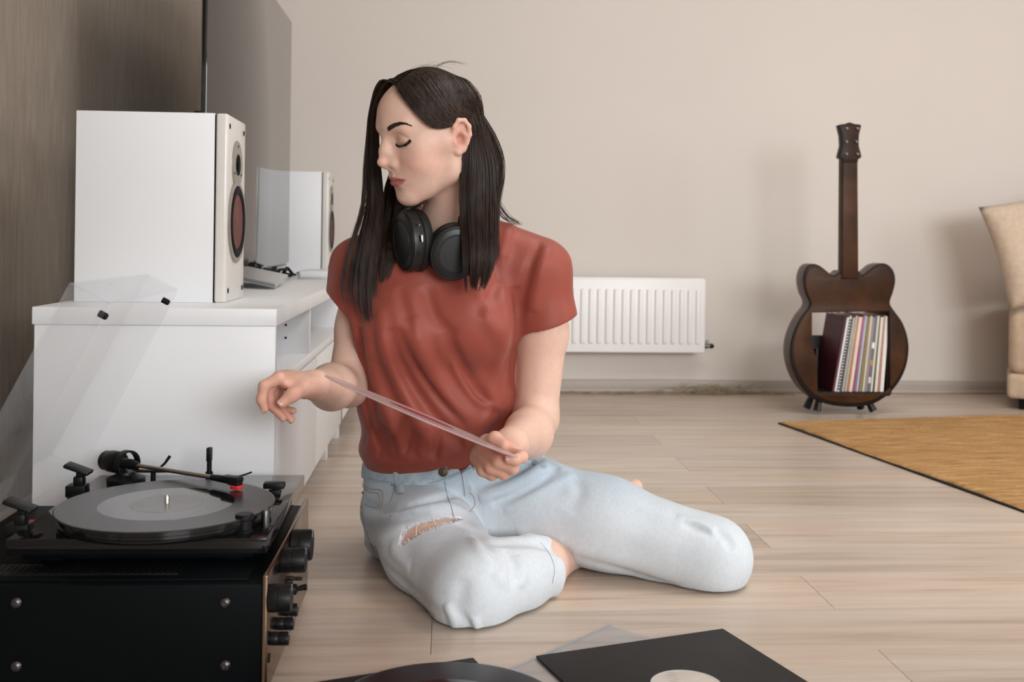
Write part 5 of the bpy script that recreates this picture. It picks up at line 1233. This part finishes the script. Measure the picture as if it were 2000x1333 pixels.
loft_strands(lockA, 3000, 26, .00058, 1, jit=.0018, tipfade=.20, tight_k=.6)
loft_strands(lockB, 1500, 26, .00056, 2, jit=.0030, clump=17, tipfade=.34, tight_k=.85, pull=.10)
loft_strands(lockC, 1500, 22, .00065, 3, jit=.003)
loft_strands(lockD, 1000, 20, .00065, 4, jit=.003, clump=24)
# flyaways on the crown and wisps on the far shoulder
fly = [sec(H(-.006, .0, .120), pu * .8, HV(.002, 0, .004)), sec(H(.02, -.01, .124), pu * .7, HV(.04, 0, .006)), sec(H(.045, -.03, .112), pu * .6, HV(.05, 0, .010))]
loft_strands(fly, 20, 10, .00020, 5, jit=.006, clump=40, pull=.05)
wisp = [pxs(968, 395, 1.87, 10, .02), pxs(985, 420, 1.862, 10, .02), pxs(1005, 434, 1.858, 12, .02), pxs(1018, 442, 1.855, 8, .015)]
loft_strands(wisp, 40, 8, .0004, 6, jit=.002, clump=14)
so = fast_mesh('hair_strands', np.concatenate(strands_V), np.concatenate(strands_F), 'hair', hair)
tag(so, kind='stuff')
# brows and lashes from short hairs laid on the skin
def hairs_on(name, pts, dirs, lens, r0, lift, par):
    V_, F_ = [], []; P = to_surface(body, np.array(pts)); N_ = grad(body, P)
    for p, n, d, L in zip(P, N_, dirs, lens):
        d = d - n * (d @ n) + n * lift; d = d / np.linalg.norm(d); hair_tri(V_, F_, [p + n * .0003, p + d * L * .5 + n * .0006, p + d * L + n * .0003], r0, r0 * .35)
    o = mk(name, V_, F_, 'brow', par, 60); return o
bp_ = HL(body.trace_many(spline([(757, 253.5), (765, 247), (775, 242.5), (787, 240.5), (802, 245)], 60))); ep_ = HL(body.trace_many(spline([(773, 282.5), (780, 285), (788, 283.5), (795, 279), (801.5, 272.5)], 60)))
for sg in (1, -1):
    fx = np.array([sg, 1, 1]); pts = []; dirs = []; lens = []
    for i in range(700):
        f = RNG.beta(1.05, 1.2); c = bp_[int(f * 59)]; wdt = (.0036 * (1 - f ** 1.6 * .85)) * RNG.uniform(-1, 1); pts.append(H(*((c + [0, 0, wdt]) * fx))); dirs.append(HR @ np.array([sg * 1.0, -.3, .35 - .75 * f + RNG.normal(0, .12)])); lens.append(RNG.uniform(.004, .0070) * (1 - .35 * f))
    hairs_on('eyebrow', pts, dirs, lens, .00040, .05, person)
    pts = []; dirs = []; lens = []
    for i in range(190):
        f = RNG.uniform(0, 1); c = ep_[int(f * 59)]; pts.append(H(*((c + [0, 0, RNG.normal(0, .0004)]) * fx))); dirs.append(HR @ np.array([sg * (.25 + .8 * f), .30, -.85 + .45 * f])); lens.append(RNG.uniform(.0025, .0048) * (.65 + .6 * f))
    for i in range(140):
        f = i / 139; k = int(f * 59); c = ep_[k]; d = ep_[min(k + 1, 59)] - ep_[max(k - 1, 0)]; pts.append(H(*((c + [0, 0, .0004]) * fx))); dirs.append(HR @ (d * fx)); lens.append(.003)
    hairs_on('eyelashes', pts, dirs, lens, .00042, .30, person)
# nails
mat('nail', (0.70, 0.40, 0.32), 0.25, spec=0.5, coat=0.3)
def nail(p, along, normal, L, w, par):
    a = along / np.linalg.norm(along); n = normal - a * (normal @ a); n = n / np.linalg.norm(n); s_ = np.cross(a, n); V_ = []; F_ = []
    for i in range(6):
        for j in range(7):
            u = i / 5 - .5; v = (j / 6 - .5) * 2; ww = w * (1 - .25 * (2 * u) ** 4); V_.append(p + a * (u * L) + s_ * (v * ww / 2) + n * (-.30 * ww / 2 * v * v - .0006 * (2 * u) ** 2))
    for i in range(5):
        for j in range(6): k = i * 7 + j; F_.append([k, k + 1, k + 8, k + 7])
    o = mk('fingernail', V_, F_, 'nail', par, 60); md = o.modifiers.new('thickness', 'SOLIDIFY'); md.thickness = .0007
    return o
def put_nail(chain, rad, side, L=.0095, w=.0095):
    a = chain[-1] - chain[-2]; a = a / np.linalg.norm(a); s_ = side - a * (side @ a); s_ = s_ / np.linalg.norm(s_); nail(chain[-1] + a * rad * .15 + s_ * rad * .93, a, s_, L, w, person)
toC = lambda p: (CAMP - p) / np.linalg.norm(CAMP - p)
th_r = [W(570, 773, 1.583), W(551, 788, 1.575)]; put_nail(th_r, .0080, toC(th_r[1]) * 1.0 - RGT * .25 + UPV * .35, .0115, .0115)
put_nail(fing['index'][0], .0062, -RGT * .9 + toC(fing['index'][0][3]) * .3, .009, .0085); put_nail(fing['middle'][0], .0064, -RGT * .5 - UPV * .8 + toC(fing['middle'][0][3]) * .6, .009, .0085); put_nail(fing['ring'][0], .0062, -UPV * .7 - RGT * .3 + toC(fing['ring'][0][3]) * .7, .0085, .008)
put_nail(lf['index'][0], .0070, toC(lf['index'][0][3]) + UPV * .5, .0100, .0095)
th_l = [W(967, 857, 1.575), W(985, 870, 1.560)]; None and put_nail(th_l, .0086, UPV * .6 + RGT * .8 + toC(th_l[1]) * .3, .0115, .0115)
print('hair', _t.time() - _t0)
# ------------------------------------------------------------------ held record and headphones
e0, e1_ = W(634, 735, 1.508), W(1010, 894, 1.520)
ctr = (e0 + e1_) / 2; xr = (e1_ - e0) / np.linalg.norm(e1_ - e0); view = (ctr - CAMP) / np.linalg.norm(ctr - CAMP)
nrm = np.cross(xr, view); nrm /= np.linalg.norm(nrm); nrm = nrm if nrm[2] > 0 else -nrm
tilt = math.radians(1.75); nrm = nrm * math.cos(tilt) - view * math.sin(tilt)
mat('label_red', (0.30, 0.022, 0.045), 0.4)
vinyl('clear_record', tuple(ctr), np.linalg.norm(e1_ - e0) / 2, .0022, 'translucent pinkish vinyl record with red label held edge-on between the hands', 'record', tuple(nrm), 'clear_vinyl', 'label_red', n=96)

hp = thing('headphones', tuple(W(850, 480, 1.79)), 'black over-ear headphones hanging around the neck', 'headphones')
mat('hp_shell', (0.010, 0.0105, 0.0115), 0.38, spec=0.45); mat('hp_pad', (0.0075, 0.0075, 0.008), 0.55)
def cup(c, axis, upd, ru, rs, th, nm_extra):
    """oval ear cup: axis = outward normal, upd = long direction"""
    a = axis / np.linalg.norm(axis); u = upd - a * (upd @ a); u /= np.linalg.norm(u); s_ = np.cross(a, u); n = 48
    def loft(name, prof, m, par):
        V_ = []; F_ = []
        for k, h in prof:
            for i in range(n):
                q = 2 * math.pi * i / n; V_.append(c + a * h + u * (ru * k * math.cos(q)) + s_ * (rs * k * math.sin(q)))
        for j in range(len(prof) - 1):
            for i in range(n): F_.append([j * n + i, j * n + (i + 1) % n, (j + 1) * n + (i + 1) % n, (j + 1) * n + i])
        F_.append(list(range(n))[::-1]); F_.append([(len(prof) - 1) * n + i for i in range(n)])
        bm = bmesh.new(); vs = [bm.verts.new(v) for v in V_]
        for f in F_: bm.faces.new([vs[i] for i in f])
        return mkb(name, bm, m, par, 35)
    sh = loft('ear_cup', [(.90, -.002), (.99, .0), (1.0, .004), (.99, .013), (.955, .0175), (.93, .0180), (.925, .0172), (.905, .0172), (.90, .0190), (.84, .0205), (.68, .0215), (.665, .0205), (.65, .0205), (.64, .0216), (.30, .0225), (.05, .0226)], 'hp_shell', hp)
    loft('cushion', [(.55, -.020), (.80, -.0215), (.95, -.018), (1.02, -.011), (1.0, -.004), (.93, -.001)], 'hp_pad', sh)
    return sh, a, u, s_
cA, cB = W(806, 470, 1.778), W(886, 492, 1.765)
aA = -RGT * .80 - FWD * .52 - UPV * .05; aB = -FWD * .93 + RGT * .22 - UPV * .18
shA, a1, u1, s1 = cup(cA, aA, UPV + RGT * -.25, .0530, .0430, .036, 'left')
shB, a2, u2, s2 = cup(cB, aB, UPV + RGT * .20, .0480, .0430, .036, 'right')
# port, slider and microphone hole on the rim facing the viewer
vr = toC(cA); vr = vr - a1 * (vr @ a1); vr /= np.linalg.norm(vr); tv_ = np.cross(a1, vr)
rimp = lambda f, h: cA + (vr * math.cos(f) * .0436 + tv_ * math.sin(f) * .0500) + a1 * h
def plate(name, f, h, w, l, m, par, pr=.0006):
    p = rimp(f, h); o = p - cA - a1 * h; o /= np.linalg.norm(o); t_ = np.cross(a1, o)
    M = Matrix([[t_[i], a1[i], o[i], p[i]] for i in range(3)] + [[0, 0, 0, 1]]); return box(name, (-l / 2, -w / 2, -.003), (l / 2, w / 2, pr), m, par, .0005, 2, M)
plate('port_slot', .05, .0085, .0030, .011, 'rubber', shA, .0012); plate('slider_switch', .05, .0050, .0028, .012, 'silver', shA, .0010)
plate('power_button', -.45, .010, .006, .008, 'hp_pad', shA, .0016); plate('power_button', .55, .010, .004, .004, 'hp_pad', shA, .0014); plate('status_light', .52, .006, .002, .002, 'silver', shA, .0010)
yk = [cA + u1 * .050 + a1 * .004, W(800, 402, 1.83), W(815, 392, 1.93), W(880, 398, 1.985), W(950, 412, 1.955), W(965, 440, 1.86), W(935, 455, 1.79), cB + u2 * .046 + s2 * .0 + a2 * .004]
yp = spline(yk, 40)
tube('headband', yp, [.0055 + .0035 * math.sin(math.pi * i / 39) for i in range(40)], 'hp_pad', hp, 12)
for sh_, c_, a_q, u_q in ((shA, cA, a1, u1), (shB, cB, a2, u2)):
    tube('yoke', [c_ + u_q * .040 + a_q * .010, c_ + u_q * .052 + a_q * .006, c_ + u_q * .060 - a_q * .002], [.006, .007, .006], 'hp_shell', sh_, 10)
